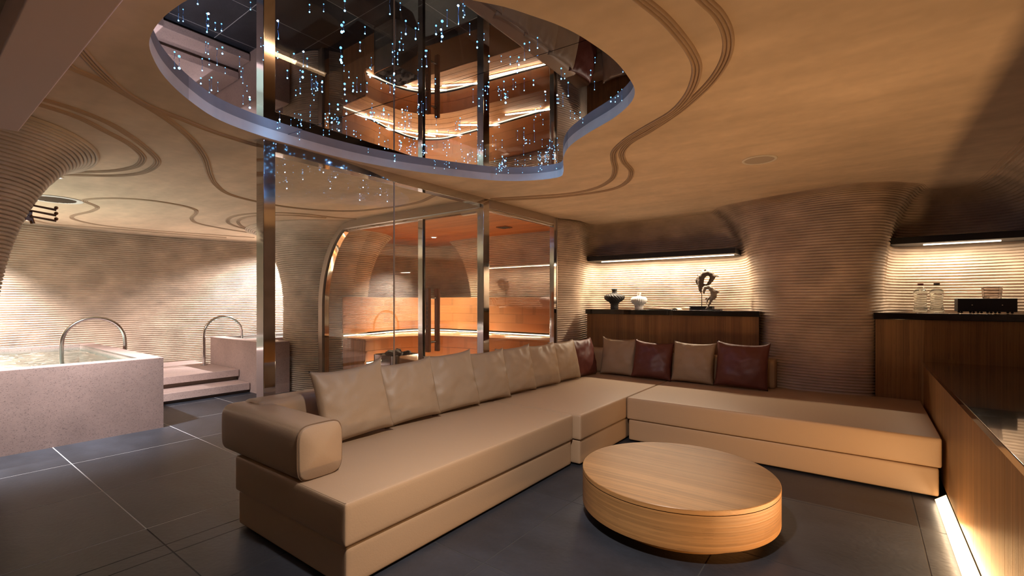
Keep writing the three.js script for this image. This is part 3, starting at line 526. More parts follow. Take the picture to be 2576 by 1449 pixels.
// ---------------------------------------------------------------- star ceiling: dark mirror panels with hanging light fibres
{
  const t = thing('star_ceiling', 'black mirror panels with hundreds of hanging blue fibre lights inside the curved ceiling opening', 'star ceiling');
  const YM = C + 0.055;
  const clip = (poly, a, b, side) => {                     // half-plane left (side=1) or right (-1) of a->b
    const d = (p) => side * ((b[0] - a[0]) * (p[1] - a[1]) - (b[1] - a[1]) * (p[0] - a[0])), out = [];
    poly.forEach((p, i) => { const q = poly[(i + 1) % poly.length], dp = d(p), dq = d(q); if (dp >= 0) out.push(p); if (dp * dq < 0) { const s = dp / (dp - dq); out.push([lerp(p[0], q[0], s), lerp(p[1], q[1], s)]); } });
    return out;
  };
  const all = openCurve.slice(0, -1), a = [-2.057, -1.532], b = [-0.81, -1.633], c = [-1.192, -0.968], d = [-2.071, -1.676];
  const far = clip(all, a, b, -1), near = clip(all, a, b, 1), nl = clip(near, c, d, 1), nr = clip(near, c, d, -1);
  [[far, 0.35], [nl, 0], [nr, 0]].forEach(([poly, tilt], k) => {
    const s = new THREE.Shape(poly.map(([x, z]) => new THREE.Vector2(x, -z))), g = new THREE.ExtrudeGeometry(s, { depth: 0.006, bevelEnabled: false });
    g.rotateX(-Math.PI / 2);
    const o = part('mirror_panel', g, M.mirror, t); o.position.y = YM + 0.001 * k;
  });
  part('backing', (() => { const g = new THREE.ExtrudeGeometry(new THREE.Shape(all.map(([x, z]) => new THREE.Vector2(x, -z))), { depth: 0.02, bevelEnabled: false }); g.rotateX(-Math.PI / 2); g.translate(0, YM + 0.03, 0); return g; })(), M.blackMatt, t);
  const inside = (x, z) => { let r = false; for (let i = 0, j = all.length - 1; i < all.length; j = i++) if ((all[i][1] > z) !== (all[j][1] > z) && x < (all[j][0] - all[i][0]) * (z - all[i][1]) / (all[j][1] - all[i][1]) + all[i][0]) r = !r; return r; };
  const R = mulberry(2024), spots = [];
  const clear = (x, z) => all.every((p) => Math.hypot(p[0] - x, p[1] - z) > 0.03);
  while (spots.length < 350) {
    let x, z;
    if (spots.length > 40 && R() < 0.30) { const s = spots[Math.floor(R() * spots.length)]; x = s[0] + (R() - 0.5) * 0.10; z = s[1] + (R() - 0.5) * 0.10; } else { x = lerp(-2.85, -0.78, R()); z = lerp(-3.15, -0.55, R()); }
    if (inside(x, z) && clear(x, z)) spots.push([x, z]);
  }
  spots.sort((p, q) => Math.hypot(...p) - Math.hypot(...q));
  const tips = [0.0019, 0.0025, 0.0034, 0.0050].map((r) => new THREE.SphereGeometry(r, 8, 6));
  const strands = [0, 1, 2, 3, 4, 5].map((k) => {
    const r = mulberry(90 + k), L = 0.010 + 0.0042 * k, bend = 0.002 + 0.003 * r(), ang = r() * 6.28, pts = [];
    for (let i = 0; i <= 4; i++) { const s = i / 4; pts.push(new THREE.Vector3(Math.cos(ang) * bend * Math.sin(s * 2.4), -L * s, Math.sin(ang) * bend * Math.sin(s * 2.4))); }
    const g = new THREE.TubeGeometry(new THREE.CatmullRomCurve3(pts), 6, 0.0008, 4); g.userData = { end: pts[4] }; return g;
  });
  const rest = [];
  spots.forEach(([x, z], i) => {
    const st = strands[Math.floor(R() ** 1.6 * 6)], size = R() < 0.07 ? 3 : R() < 0.25 ? 2 : R() < 0.5 ? 1 : 0, end = st.userData.end;
    if (i < 290) {
      const f = part('star_fibre_light', st, M.fiber, t); f.position.set(x, YM - 0.0005, z);
      const p = part('star_tip_light', tips[size], M.star, f); p.position.copy(end);
    } else { rest.push(st.clone().translate(x, YM - 0.0005, z)); rest.push(tips[size].clone().translate(x + end.x, YM - 0.0005 + end.y, z + end.z)); }
  });
  rest.forEach((g) => { g.deleteAttribute('uv'); });
  const s = part('star_tips_far_light', mergeGeometries(rest.filter((_, k) => k % 2)), M.star, t); s.userData.kind = 'stuff';
  const s2 = part('star_fibres_far_light', mergeGeometries(rest.filter((_, k) => !(k % 2))), M.fiber, t); s2.userData.kind = 'stuff';
  // a share of the tips also carries a lamp, spread round the opening
  for (let k = 0; k < 24; k++) { const p = spots[Math.floor((k + 0.5) / 24 * spots.length)], l = new THREE.PointLight(LED.star.color, 0.010); l.position.set(p[0], YM - 0.03, p[1]); l.shadow.radius = 0.15; l.castShadow = true; l.name = 'star_lamp'; t.add(l); }
}

// ---------------------------------------------------------------- lounge counters and light beams
const CT = 1.075;
function counter(label, x0, x1, panels, zb) {
  const t = thing('wall_counter', label, 'counter');
  part('worktop', box(x0 - 0.012, x1 + 0.008, CT - 0.055, CT, zb, -5.045, 0.003), M.granite, t, 'black polished stone worktop');
  const n = panels, w = (x1 - x0) / n;
  for (let k = 0; k < n; k++) part('front_panel', box(x0 + k * w + 0.001, x0 + (k + 1) * w - 0.001, 0.0, CT - 0.056, -5.09, -5.065), M.teak, t);
  return t;
}
counter('wooden counter with black stone top standing under the left light beam, vases on it', -2.665, -0.815, 1, -5.74);
counter('wooden counter with black stone top under the right light beam, water bottles on it', 0.075, 1.27, 1, -5.74);
function lightBeam(label, x0, x1, a, b) {
  const t = thing('light_beam', label, 'wall light');
  part('housing', box(x0, x1, 1.678, 1.735, -5.74, -5.385, 0.003), M.blackMatt, t);
  part('led_strip_light', box(a, b, 1.668, 1.677, -5.535, -5.523), M.glowAlcove, t);
  areaLight('light_beam_lamp', LED.alcove.color, LED.alcove.L, b - a, 0.014, [(a + b) / 2, 1.664, -5.53], [(a + b) / 2, 0.5, -5.58], t);
}
lightBeam('long black light beam over the vases and horse sculptures', -2.83, -1.09, -2.70, -1.13);
lightBeam('black light beam over the water bottles at the right edge', 0.19, 1.25, 0.42, 0.905);
{ // recessed downlight of the lounge, just above the frame: it lights the seats, the armrest and the table top
  const d = thing('downlight', 'recessed lounge downlight above the camera, out of view', 'downlight'), x = -0.66, z = -1.12;
  part('rim', new THREE.TorusGeometry(0.05, 0.008, 8, 32).rotateX(Math.PI / 2).translate(x, C - 0.003, z), M.white, d);
  part('lamp_light', new THREE.CylinderGeometry(0.043, 0.043, 0.006, 24).translate(x, C - 0.004, z), M.glowLounge, d);
  const sp = new THREE.SpotLight(LED.lounge.color, LED.lounge.I, 0, 0.85, 1.0); sp.name = 'downlight_lamp'; sp.position.set(x, C - 0.02, z); sp.target.position.set(-1.4, 0, -2.15); sp.castShadow = true; sp.shadow.radius = 2; d.add(sp, sp.target);
}
{ // low bar in front on the right
  const t = thing('low_bar', 'low wooden bar with black granite top running towards the camera at the right edge', 'counter'), X = 0.385, T = 0.686;
  part('granite_top', box(X - 0.004, 1.22, T - 0.032, T, -5.04, 1.6, 0.003), M.granite, t, 'glossy black granite top');
  const zs = [-5.04, -3.9, -2.88, -2.3, -1.4, -0.5, 0.4, 1.6];
  for (let k = 0; k + 1 < zs.length; k++) part('front_panel', box(X, X + 0.02, 0.055, T - 0.033, zs[k] + 0.001, zs[k + 1] - 0.001), M.teak, t);
  part('plinth', box(X + 0.06, X + 0.08, 0, T - 0.033, -5.04, 1.6), M.blackMatt, t);
  // glowing profile laid on the floor along the foot of the bar, tilted towards the room
  const prof = new THREE.Shape([[X - 0.050, 0.001], [X - 0.0008, 0.001], [X - 0.0008, 0.040]].map((p) => new THREE.Vector2(...p)));
  const pg = new THREE.ExtrudeGeometry(prof, { depth: 2.06, bevelEnabled: false }); pg.translate(0, 0, -3.732); part('led_strip_light', pg, M.glowFloor, t, 'blazing light strip along the foot of the bar');
  for (const [a, b] of [[-3.3, -2.5], [-2.5, -1.7]]) areaLight('floor_strip_lamp', LED.floor.color, LED.floor.L, b - a, 0.058, [X - 0.031, 0.0245, (a + b) / 2], [X - 0.031 - 0.63, 0.0245 + 0.78, (a + b) / 2], t);
  areaLight('floor_strip_lamp', new THREE.Color(1.0, 0.74, 0.46), 3.5, 2.0, 0.03, [X - 0.054, 0.024, -2.7], [X - 1.054, -0.38, -2.7], t);
}

// ---------------------------------------------------------------- sofa
function cushionBox(x0, x1, y0, y1, z0, z1, puff, seed) {       // a soft upholstered box
  const w = x1 - x0, h = y1 - y0, d = z1 - z0, nx = 2 * Math.max(5, Math.round(w / 0.11)), ny = 8, nz = 2 * Math.max(5, Math.round(d / 0.11)), big = new THREE.BoxGeometry(w, h, d, nx, ny, nz);
  // rows of points drawn together at the edges, so that the edges stay crisp
  const tight = (c, size, n) => { const half = size / 2, k = (half - Math.abs(c)) / (size / n), T = [0, 0.3 * 0.013, 0.013, 0.03]; const i = Math.min(2, Math.floor(k + 1e-6)), e = k < 3 ? lerp(T[i], T[i + 1], clamp(k - i, 0, 1)) : lerp(T[3], half, clamp((k - 3) / (n / 2 - 3), 0, 1)); return Math.sign(c) * (half - e); };
  const p = big.attributes.position, R = 0.013;
  for (let i = 0; i < p.count; i++) {
    const v = new THREE.Vector3(tight(p.getX(i), w, nx), tight(p.getY(i), h, ny), tight(p.getZ(i), d, nz)), q = new THREE.Vector3(clamp(v.x, -w / 2 + R, w / 2 - R), clamp(v.y, -h / 2 + R, h / 2 - R), clamp(v.z, -d / 2 + R, d / 2 - R)), o = v.clone().sub(q);
    if (o.lengthSq() > 0) o.normalize().multiplyScalar(R); const r = q.add(o);
    const ux = 1 - (2 * r.x / w) ** 4, uy = 1 - (2 * r.y / h) ** 2, uz = 1 - (2 * r.z / d) ** 4, wr = 0.4 * noise3((r.x + seed) * 3.5, r.y * 5, r.z * 3.5);
    if (Math.abs(v.y) > h / 2 - 1e-4) r.y += Math.sign(v.y) * (v.y > 0 ? puff * (0.8 + wr) * Math.max(0, ux * uz) : 0);
    if (Math.abs(v.x) > w / 2 - 1e-4) r.x += Math.sign(v.x) * puff * (0.7 + wr) * Math.max(0, uy * uz);
    if (Math.abs(v.z) > d / 2 - 1e-4) r.z += Math.sign(v.z) * puff * (0.7 + wr) * Math.max(0, uy * ux);
    p.setXYZ(i, r.x, r.y, r.z);
  }
  const m = mergeVertices((() => { big.deleteAttribute('normal'); big.deleteAttribute('uv'); return big; })(), 1e-4); m.computeVertexNormals(); m.translate((x0 + x1) / 2, (y0 + y1) / 2, (z0 + z1) / 2);
  return metreUV(m);
}
function bolster(len, w, h, taper = 0) {                         // a long cushion of rounded section lying along x, its foot at y = 0
  const n = 44, sec = (a) => { const c = Math.cos(a), s = Math.sin(a), e = 0.42; return [Math.sign(c) * Math.abs(c) ** e * w / 2, h / 2 + Math.sign(s) * Math.abs(s) ** e * h / 2]; };
  const xs = [0, 0.004, 0.012, 0.03, 0.1, 0.25, 0.5, 0.75, 0.9, 0.97, 0.988, 0.996, 1];
  const g = gridGeometry(xs.length + 1, n, (u, v, i, j) => {
    const cap = i === 0 || i === xs.length + 1, k = clamp(i - 1, 0, xs.length - 1), x = xs[k], e = Math.min(x, 1 - x) * len, sh = cap ? 0 : clamp(0.93 + 0.07 * Math.sqrt(clamp(e / 0.02, 0, 1)), 0, 1), a = -j / n * 2 * Math.PI, [z, y] = sec(a);
    const wob = 1 + 0.012 * noise3(x * len * 6, Math.cos(a) * 2, Math.sin(a) * 2);
    return [x * len, h / 2 + (y - h / 2) * sh * wob, z * sh * wob];
  });
  return metreUV(toCreasedNormals(g, 0.9));
}
const S = 0.365;
function sofaModule(label, x0, x1, z0, z1, seed) {
  const t = thing('sofa_section', label, 'sofa', 'sections of the corner sofa');
  part('base', cushionBox(x0 + 0.012, x1 - 0.012, 0.012, 0.183, z0 + 0.004, z1 - 0.012, 0.004, seed), M.leather, t);
  part('seat_cushion', cushionBox(x0, x1, 0.187, S, z0, z1, 0.005, seed + 3), M.leather, t);
  const c = 0.008, y = S - 0.003, loop = [[x0 + c, z0 + c], [x1 - c, z0 + c], [x1 - c, z1 - c], [x0 + c, z1 - c]];
  const edges = loop.map((p, i) => { const q = loop[(i + 1) % 4]; return new THREE.TubeGeometry(new THREE.LineCurve3(new THREE.Vector3(p[0], y, p[1]), new THREE.Vector3(q[0], y, q[1])), 2, 0.0032, 6); });
  part('piping', mergeGeometries(edges), M.leather, t);
  part('glide', box(x0 + 0.06, x1 - 0.06, 0, 0.012, z0 + 0.06, z1 - 0.06), M.blackMatt, t);
  return t;
}
{
  const a = sofaModule('nearest tan leather sofa section ending in the thick rolled armrest', -2.64, -1.66, -2.945, -1.105, 1);
  const arm = part('armrest', bolster(0.80, 0.222, 0.252), M.leather, a); arm.position.set(-2.797, S, -1.208);
  const line = []; for (let k = 0; k <= 60; k++) { const an = k / 60 * 2 * Math.PI, c = Math.cos(an), s = Math.sin(an); line.push(new THREE.Vector3(0.788, 0.126 + Math.sign(s) * Math.abs(s) ** 0.42 * 0.126, Math.sign(c) * Math.abs(c) ** 0.42 * 0.111)); }
  part('piping', new THREE.TubeGeometry(new THREE.CatmullRomCurve3(line.slice(0, 60), true), 120, 0.0026, 6, true), M.seam, arm);
  const bk = part('backrest', bolster(1.73, 0.21, 0.268), M.leather, a); bk.rotation.y = Math.PI / 2; bk.position.set(-2.69, S, -1.21);
  const b = sofaModule('corner section of the tan leather sofa', -2.64, -1.605, -5.05, -2.955, 5);
  const bb = part('backrest', bolster(2.08, 0.21, 0.275), M.leather, b); bb.rotation.y = Math.PI / 2; bb.position.set(-2.69, S, -2.95);
  const bc = part('backrest', bolster(0.96, 0.18, 0.272), M.leather, b); bc.position.set(-2.575, S, -4.95);
  const c = sofaModule('long tan leather sofa section running right to the low bar', -1.595, 0.368, -5.05, -3.735, 9);
  const cb = part('backrest', bolster(0.945, 0.18, 0.272), M.leather, c); cb.position.set(-1.60, S, -4.95);
}
// cushions
function pillowGeometry(seed, w, h, t = 0.135) {
  const n = 34, R = mulberry(seed * 31 + 5), r1 = R() * 40, sagTop = 0.07 + 0.06 * R(), sagBot = 0.03 + 0.03 * R(), sagSide = 0.045 + 0.03 * R(), ear = [R(), R(), R(), R()];
  const side = (sg) => gridGeometry(n, n, (u, v) => {
    const a = u * 2 - 1, b = v * 2 - 1, A = Math.abs(a), B = Math.abs(b);
    const pinchX = 1 - sagSide * (1 - B ** 2.6) * A ** 2, pinchY = 1 - (b > 0 ? sagTop : sagBot) * (1 - A ** 2.6) * B ** 2;
    const corner = (A * B) ** 7, e = ear[(a > 0 ? 1 : 0) + (b > 0 ? 2 : 0)];
    const x = a * w / 2 * pinchX * (1 + 0.02 * corner * e), y = b * h / 2 * pinchY * (1 + 0.04 * corner * e);
    const dome = Math.max(0, (1 - a * a) * (1 - b * b)) ** 0.40, rim = Math.min(1, dome * 1.6);
    const fold = 0.0065 * Math.sin(a * 13 + 4 * noise3(a * 1.6 + r1, b * 1.6, 5)) * smooth(0.35, 0.9, b) * (1 - b ** 6) * (1 - A ** 4) * (0.4 + 1.2 * Math.max(0, noise3(a * 1.5 + r1, 3, 1) + 0.3)) + 0.004 * Math.sin(b * 15 + r1) * smooth(0.5, 0.92, A) * (1 - a ** 6) * (1 - B);
    const wr = 0.010 * noise3(a * 1.7 + r1, b * 1.7, sg) + 0.003 * noise3(a * 4 + r1, b * 4, sg * 2);
    const z = sg * (t / 2 * dome * (1 - 0.15 * b) + (wr + fold) * rim) + 0.005 * noise3(a * 1.3 + r1, b * 1.3, 2) + (e - 0.5) * 0.03 * corner;
    return [sg > 0 ? x : -x, y, z];
  });
  // front and back share their rim
  const gF = side(1), gB = side(-1), pf = gF.attributes.position, pb = gB.attributes.position;
  for (let j = 0; j <= n; j++) for (let i = 0; i <= n; i++) if (!i || !j || i === n || j === n) { const k = j * (n + 1) + i, m = j * (n + 1) + (n - i); pb.setXYZ(m, pf.getX(k), pf.getY(k), pf.getZ(k)); }
  const g = mergeVertices((() => { const m = mergeGeometries([gF, gB]); m.deleteAttribute('normal'); m.deleteAttribute('uv'); return m; })(), 1e-4); g.computeVertexNormals();
  return metreUV(g);
}
function pillow(label, mat, x, z, yaw, lean, roll, seed, w = 0.43, h = 0.405, group = 'cushions on the corner sofa') {
  const o = single('cushion', pillowGeometry(seed, w, h), mat, label, 'cushion', group);
  o.rotation.order = 'YXZ'; o.rotation.set(-lean, yaw, roll); o.position.set(x, S + h / 2 * Math.cos(lean) + 0.008 + Math.abs(Math.sin(roll)) * w * 0.4, z);
  return o;
}
const E = Math.PI / 2;
pillow('large tan cushion nearest the rolled armrest', M.pillowTan, -2.415, -1.665, E - 0.08, 0.26, 0.07, 1, 0.46, 0.425);
pillow('second tan cushion counted from the rolled armrest', M.pillowTan, -2.435, -2.105, E - 0.16, 0.24, 0.06, 2);
pillow('third tan cushion counted from the rolled armrest', M.pillowTan, -2.435, -2.52, E - 0.16, 0.24, 0.05, 3, 0.43, 0.42);
pillow('fourth tan cushion counted from the rolled armrest', M.pillowTan, -2.435, -2.925, E - 0.14, 0.22, 0.02, 4);
pillow('fifth tan cushion counted from the rolled armrest', M.pillowTan, -2.435, -3.315, E - 0.18, 0.20, 0.04, 5, 0.41);
pillow('sixth tan cushion counted from the rolled armrest, before the sauna end post', M.pillowTan, -2.425, -3.72, E - 0.14, 0.20, 0.02, 6);
pillow('seventh tan cushion counted from the rolled armrest, beside the first brown one', M.pillowTan, -2.425, -4.125, E - 0.12, 0.20, 0.02, 7, 0.42);
pillow('brown cushion in the corner of the sofa', M.pillowBrown, -2.425, -4.525, E - 0.12, 0.20, 0.0, 8, 0.40);
pillow('beige cushion right of the corner, in front of the left counter', M.pillowTan, -2.13, -4.775, 0.03, 0.18, -0.01, 9, 0.40);
pillow('brown cushion between two beige ones on the back row', M.pillowBrown, -1.745, -4.75, 0.14, 0.26, -0.05, 10, 0.40, 0.39);
pillow('beige cushion between two brown ones on the back row', M.pillowTan, -1.345, -4.765, -0.02, 0.17, -0.02, 11, 0.41);
pillow('large brown cushion at the right end of the back row', M.pillowBrown, -0.905, -4.745, 0.05, 0.20, -0.03, 12, 0.45, 0.42);

// ---------------------------------------------------------------- round table
{
  const t = thing('coffee_table', 'low round wooden drum table in front of the sofa', 'table'), X = -0.829, Z = -2.609;
  const ring = (r, y0, y1, n = 96) => { const g = new THREE.CylinderGeometry(r, r, y1 - y0, n, 1, true); const uv = g.attributes.uv; for (let i = 0; i < uv.count; i++) { const u = uv.getX(i), v = uv.getY(i); uv.setXY(i, v * (y1 - y0) + y0, u * 2 * Math.PI * r); } g.rotateY(2.6); g.translate(X, (y0 + y1) / 2, Z); return g; };
  const lid = new THREE.LatheGeometry([[0, 0.225], [0.503, 0.225], [0.5055, 0.2275], [0.5055, 0.2475], [0.503, 0.25], [0, 0.25]].map((p) => new THREE.Vector2(...p)), 96); lid.translate(X, 0, Z);
  part('top', metreUV(toCreasedNormals(lid, 0.6), true), M.tableWood, t, 'round top with fine straight grain');
  part('drum', ring(0.505, 0.062, 0.2235), M.tableWood, t, 'orange-brown veneered drum with horizontal grain');
  const under = new THREE.CylinderGeometry(0.504, 0.504, 0.01, 64); under.translate(X, 0.066, Z); part('underside', under, M.blackMatt, t);
  part('plinth', ring(0.40, 0.0, 0.061), M.tableWood, t);
}

// ---------------------------------------------------------------- things on the counters
function ribbedVase(label, mat, x, z, profile, ribs, twist, depth) {
  const curve = new THREE.CatmullRomCurve3(profile.map(([r, y]) => new THREE.Vector3(r, y, 0)), false, 'centripetal'), n = ribs * 8;
  const g = gridGeometry(n, 70, (u, v) => { const p = curve.getPoint(v), a = u * 2 * Math.PI + twist * p.y, k = 1 - depth * (0.5 - 0.5 * Math.abs(Math.sin(a * ribs / 2)) ** 0.8 * 2 + 0.5) * smooth(0.0, 0.35, v + 0.25) ; const r = p.x * k; return [r * Math.sin(u * 2 * Math.PI), p.y, r * Math.cos(u * 2 * Math.PI)]; });
  const o = single('vase', g, mat, label, 'vase'); o.position.set(x, CT + 0.001, z); o.scale.setScalar(1.038); return o;
}
ribbedVase('black ribbed onion-shaped vase on the left counter', M.charcoal, -2.51, -5.50, [[0.001, 0.0], [0.046, 0.0], [0.047, 0.015], [0.047, 0.045], [0.058, 0.07], [0.115, 0.112], [0.124, 0.145], [0.095, 0.172], [0.045, 0.182], [0.028, 0.200], [0.036, 0.238], [0.033, 0.238], [0.022, 0.20], [0.01, 0.18]], 22, 9, 0.10);
ribbedVase('small white ribbed vase next to the black one', M.white, -2.19, -5.50, [[0.001, 0.0], [0.049, 0.0], [0.05, 0.012], [0.05, 0.03], [0.056, 0.045], [0.088, 0.078], [0.095, 0.105], [0.08, 0.132], [0.040, 0.145], [0.020, 0.153], [0.026, 0.188], [0.023, 0.188], [0.016, 0.155], [0.01, 0.14]], 30, 2, 0.07);
{
  // two thin booklets lying between vases and sculptures
  const m = thing('magazine', 'dark thin magazine lying on the left counter, its cover lifting', 'magazine');
  part('pages', box(-1.96, -1.68, CT + 0.001, CT + 0.006, -5.33, -5.13), M.charcoal, m);
  part('cover', gridGeometry(10, 1, (u, v) => [lerp(-1.94, -1.68, u), CT + 0.0065 + 0.028 * (1 - u) ** 1.4, lerp(-5.14, -5.33, v)]), M.clayDark, m);
  const b = thing('brochure', 'open white brochure beside the horse sculpture base', 'brochure');
  part('leaf', gridGeometry(10, 1, (u, v) => [lerp(-1.67, -1.60, u), CT + 0.003 + 0.018 * Math.sin(u * Math.PI), lerp(-5.12, -5.28, v)]), M.offWhite, b);
  part('leaf', gridGeometry(10, 1, (u, v) => [lerp(-1.66, -1.54, u), CT + 0.024 + 0.008 * Math.sin(u * Math.PI), lerp(-5.28, -5.36, v)]), M.white, b);
}
// sculptures: capsules joined smoothly and meshed
function sculpt(bones, res, cell0, k = 0.010) {
  const lo = [Infinity, Infinity, Infinity], hi = [-Infinity, -Infinity, -Infinity];
  bones.forEach(([a, b, ra, rb]) => [[a, ra], [b, rb]].forEach(([p, r]) => p.forEach((c, i) => { lo[i] = Math.min(lo[i], c - r - 0.02); hi[i] = Math.max(hi[i], c + r + 0.02); })));
  const size = Math.max(hi[0] - lo[0], hi[1] - lo[1], hi[2] - lo[2]), mid = [0, 1, 2].map((i) => (lo[i] + hi[i]) / 2);
  const mc = new MarchingCubes(res, new THREE.MeshBasicMaterial(), false, false, 60000); mc.isolation = 0;
  const half = size / 2;
  for (let z = 0; z < res; z++) for (let y = 0; y < res; y++) for (let x = 0; x < res; x++) {
    const q = [x, y, z].map((c, i) => mid[i] + ((c - res / 2) / (res / 2)) * half); let d = 1;
    for (const [a, b, ra, rb] of bones) {
      const ab = [b[0] - a[0], b[1] - a[1], b[2] - a[2]], aq = [q[0] - a[0], q[1] - a[1], q[2] - a[2]], l2 = ab[0] ** 2 + ab[1] ** 2 + ab[2] ** 2 || 1e-9, h = clamp((ab[0] * aq[0] + ab[1] * aq[1] + ab[2] * aq[2]) / l2, 0, 1);
      const e = Math.hypot(aq[0] - ab[0] * h, aq[1] - ab[1] * h, aq[2] - ab[2] * h) - lerp(ra, rb, h), m = Math.max(k - Math.abs(d - e), 0) / k; d = Math.min(d, e) - m * m * k * 0.25;
    }
    d += 0.0022 * noise3(q[0] * 70, q[1] * 70, q[2] * 70) + 0.0012 * noise3(q[0] * 170, q[1] * 170, q[2] * 170);
    mc.field[x + y * res + z * res * res] = -d;
  }
  mc.update();
  const n = mc.count, pos = new Float32Array(n * 3); for (let i = 0; i < n * 3; i++) pos[i] = mid[i % 3] + mc.positionArray[i] * half;
  const g0 = new THREE.BufferGeometry(); g0.setAttribute('position', new THREE.BufferAttribute(pos, 3));
  const g = mergeVertices(g0, 1e-5); g.computeVertexNormals(); return g;
}
{
  const q = 0.000345, pt = (X, Y, d = 0) => [(X - 360) * q, (1350 - Y) * q, d];
  const big = thing('horse_head_sculpture', 'dark brown arched horse head sculpture on a thin rod and black block', 'sculpture');
  const chain = (list) => list.slice(1).map((b, i) => [pt(list[i][0], list[i][1], list[i][3] ?? 0), pt(b[0], b[1], b[3] ?? 0), list[i][2] * q, b[2] * q]);
  const bones = [...chain([[322, 815, 18], [315, 720, 48], [320, 600, 78], [325, 470, 92], [345, 340, 96], [430, 240, 88], [540, 215, 82], [640, 250, 78]]), ...chain([[640, 250, 80], [690, 330, 72], [640, 430, 62], [580, 520, 46], [545, 560, 40]]), ...chain([[390, 590, 50], [470, 610, 44], [560, 600, 26]]), ...chain([[740, 290, 26], [870, 330, 7]]), ...chain([[660, 220, 24], [685, 150, 9]]), ...chain([[250, 330, 34], [215, 420, 38], [205, 480, 30], [225, 560, 20]]), ...chain([[400, 170, 34], [470, 110, 30], [480, 70, 10]]), ...chain([[370, 190, 26], [365, 115, 8]]), ...chain([[520, 150, 28], [600, 120, 8]]), ...chain([[280, 270, 30], [225, 260, 14]])];
  part('horse_head', sculpt(bones, 64), M.clayBrown, big); part('rod', cyl(0, 0.036, 0.205, 0, 0.0042, 0.0042, 10), M.blackMatt, big); part('block', box(-0.118, 0.118, 0, 0.037, -0.05, 0.05, 0.002), M.blackMatt, big);
  big.position.set(-1.463, CT + 0.001, -5.52); big.scale.setScalar(1.04);
  const small = thing('horse_sculpture', 'small pale prancing horse sculpture on a flat black plate', 'sculpture');
  const sb = [...chain([[505, 850, 24], [500, 780, 38], [545, 680, 48], [640, 665, 54], [720, 720, 66], [780, 810, 82], [790, 920, 84], [790, 970, 56]]), ...chain([[760, 950, 52], [725, 1040, 38], [675, 1150, 27], [615, 1270, 19], [575, 1318, 22]]), ...chain([[700, 960, 36], [640, 1000, 24], [600, 1060, 20], [590, 1150, 15]]), ...chain([[800, 760, 44], [880, 790, 30], [950, 800, 10]]), ...chain([[840, 830, 36], [900, 840, 12]]), ...chain([[540, 640, 20], [500, 640, 8]])];
  const g = sculpt(sb, 60); g.translate(-(600 - 360) * q, -0.001, 0); part('horse', g, M.clayPale, small);
  const leg = sculpt(chain([[680, 930, 26], [600, 985, 22], [550, 1010, 34]]), 30); leg.translate(-(600 - 360) * q, -0.001, -0.03); part('raised_leg', leg, M.clayDark, small);
  part('plate', box(-0.055, 0.14, 0, 0.006, -0.05, 0.05), M.blackMatt, small); small.position.set(-1.372, CT + 0.001, -5.39); small.scale.setScalar(1.04);
}
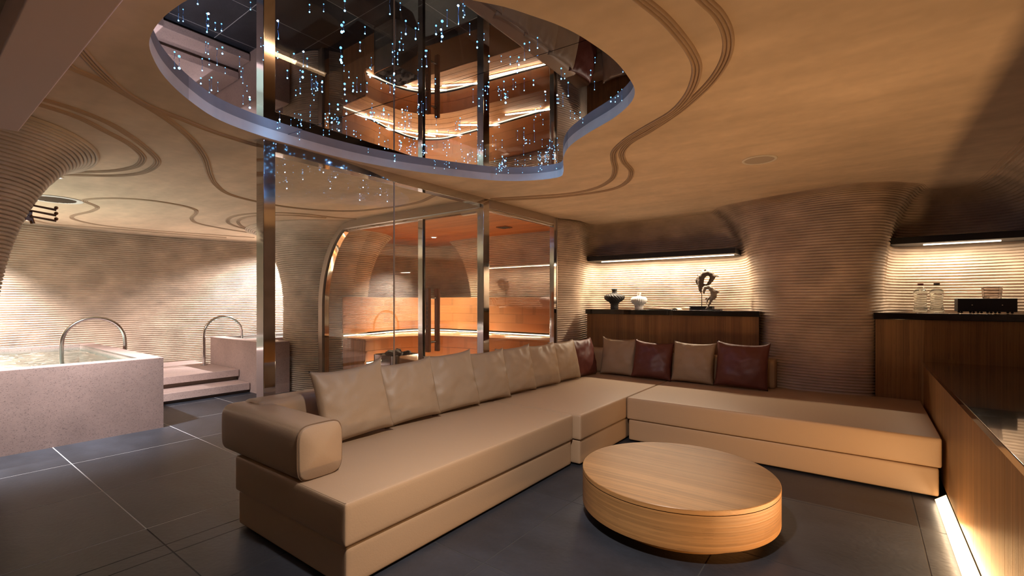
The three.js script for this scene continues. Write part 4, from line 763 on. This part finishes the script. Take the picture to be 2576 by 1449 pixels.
function bottle(label, cap, x, z) {
  const t = thing('water_bottle', label, 'bottle', 'water bottles on the right counter');
  const prof = [[0.0, 0.004], [0.046, 0.002], [0.050, 0.012], [0.049, 0.035], [0.044, 0.052], [0.044, 0.135], [0.050, 0.155], [0.049, 0.178], [0.036, 0.20], [0.022, 0.215], [0.0185, 0.222], [0.0185, 0.235]];
  const l = new THREE.LatheGeometry(new THREE.CatmullRomCurve3(prof.map(([r, y]) => new THREE.Vector3(r, y, 0)), false, 'centripetal').getPoints(60).map((v) => new THREE.Vector2(Math.max(0, v.x), v.y)), 36);
  part('body', l, M.bottleGlass, t);
  const w = new THREE.LatheGeometry([[0, 0.006], [0.043, 0.006], [0.046, 0.013], [0.045, 0.035], [0.0405, 0.054], [0.0405, 0.134], [0.046, 0.156], [0.0455, 0.174], [0.034, 0.196], [0, 0.196]].map((p) => new THREE.Vector2(...p)), 32);
  part('water', w, phys({ color: rgb(0.93, 0.96, 0.95), transmission: 1, thickness: 0.05, ior: 1.33, roughness: 0 }), t);
  part('cap', new THREE.CylinderGeometry(0.0205, 0.0205, 0.016, 24).translate(0, 0.239, 0), cap, t);
  const pts = []; for (let k = 0; k <= 26; k++) { const a = lerp(-0.75, 0.75, k / 26) + 0.35; pts.push(new THREE.Vector3(Math.sin(a) * 0.0497, 0.158 + 0.0035 * Math.sin(k * 1.9) + 0.002 * Math.sin(k * 0.7), Math.cos(a) * 0.0497)); }
  part('red_print', new THREE.TubeGeometry(new THREE.CatmullRomCurve3(pts), 90, 0.0012, 5), M.inkRed, t);
  t.position.set(x, CT + 0.001, z);
}
bottle('clear water bottle with dark red cap, the left of the pair', M.capRed, 0.383, -5.28);
bottle('clear water bottle with dark grey cap, the right of the pair', M.charcoal, 0.486, -5.28);
{
  const t = thing('drawer_box', 'black box with two tiny knobs and ball feet on the right counter', 'box'), x0 = 0.605, x1 = 0.94, y = CT + 0.001, z0 = -5.38, z1 = -5.20;
  part('body', box(x0, x1, y + 0.014, y + 0.118, z0, z1, 0.003), M.blackMatt, t);
  for (const x of [0.688, 0.856]) { const d = part('drawer', box(x - 0.078, x + 0.078, y + 0.022, y + 0.108, z1, z1 + 0.004), M.blackMatt, t); part('knob', new THREE.SphereGeometry(0.006, 12, 8).translate(x, y + 0.066, z1 + 0.008), M.chrome, d); }
  for (const x of [0.63, 0.70, 0.745, 0.80, 0.845, 0.915]) for (const z of [z0 + 0.02, z1 - 0.02]) part('foot', new THREE.SphereGeometry(0.009, 10, 8).scale(1, 0.8, 1).translate(x, y + 0.0075, z), M.blackMatt, t);
  const g = thing('tumbler', 'cut glass tumbler standing on the black box', 'glass');
  const prof = [[0, 0.002], [0.052, 0.002], [0.055, 0.008], [0.062, 0.094], [0.0585, 0.094], [0.052, 0.014], [0, 0.014]].map((p) => new THREE.Vector2(...p));
  part('body', toCreasedNormals(new THREE.LatheGeometry(prof, 12), 0.3), phys({ color: rgb(0.62, 0.58, 0.56), transmission: 1, thickness: 0.02, ior: 1.5, roughness: 0.02 }), g);
  g.position.set(0.815, y + 0.1182, -5.29);
}

renderer.render(scene, camera);
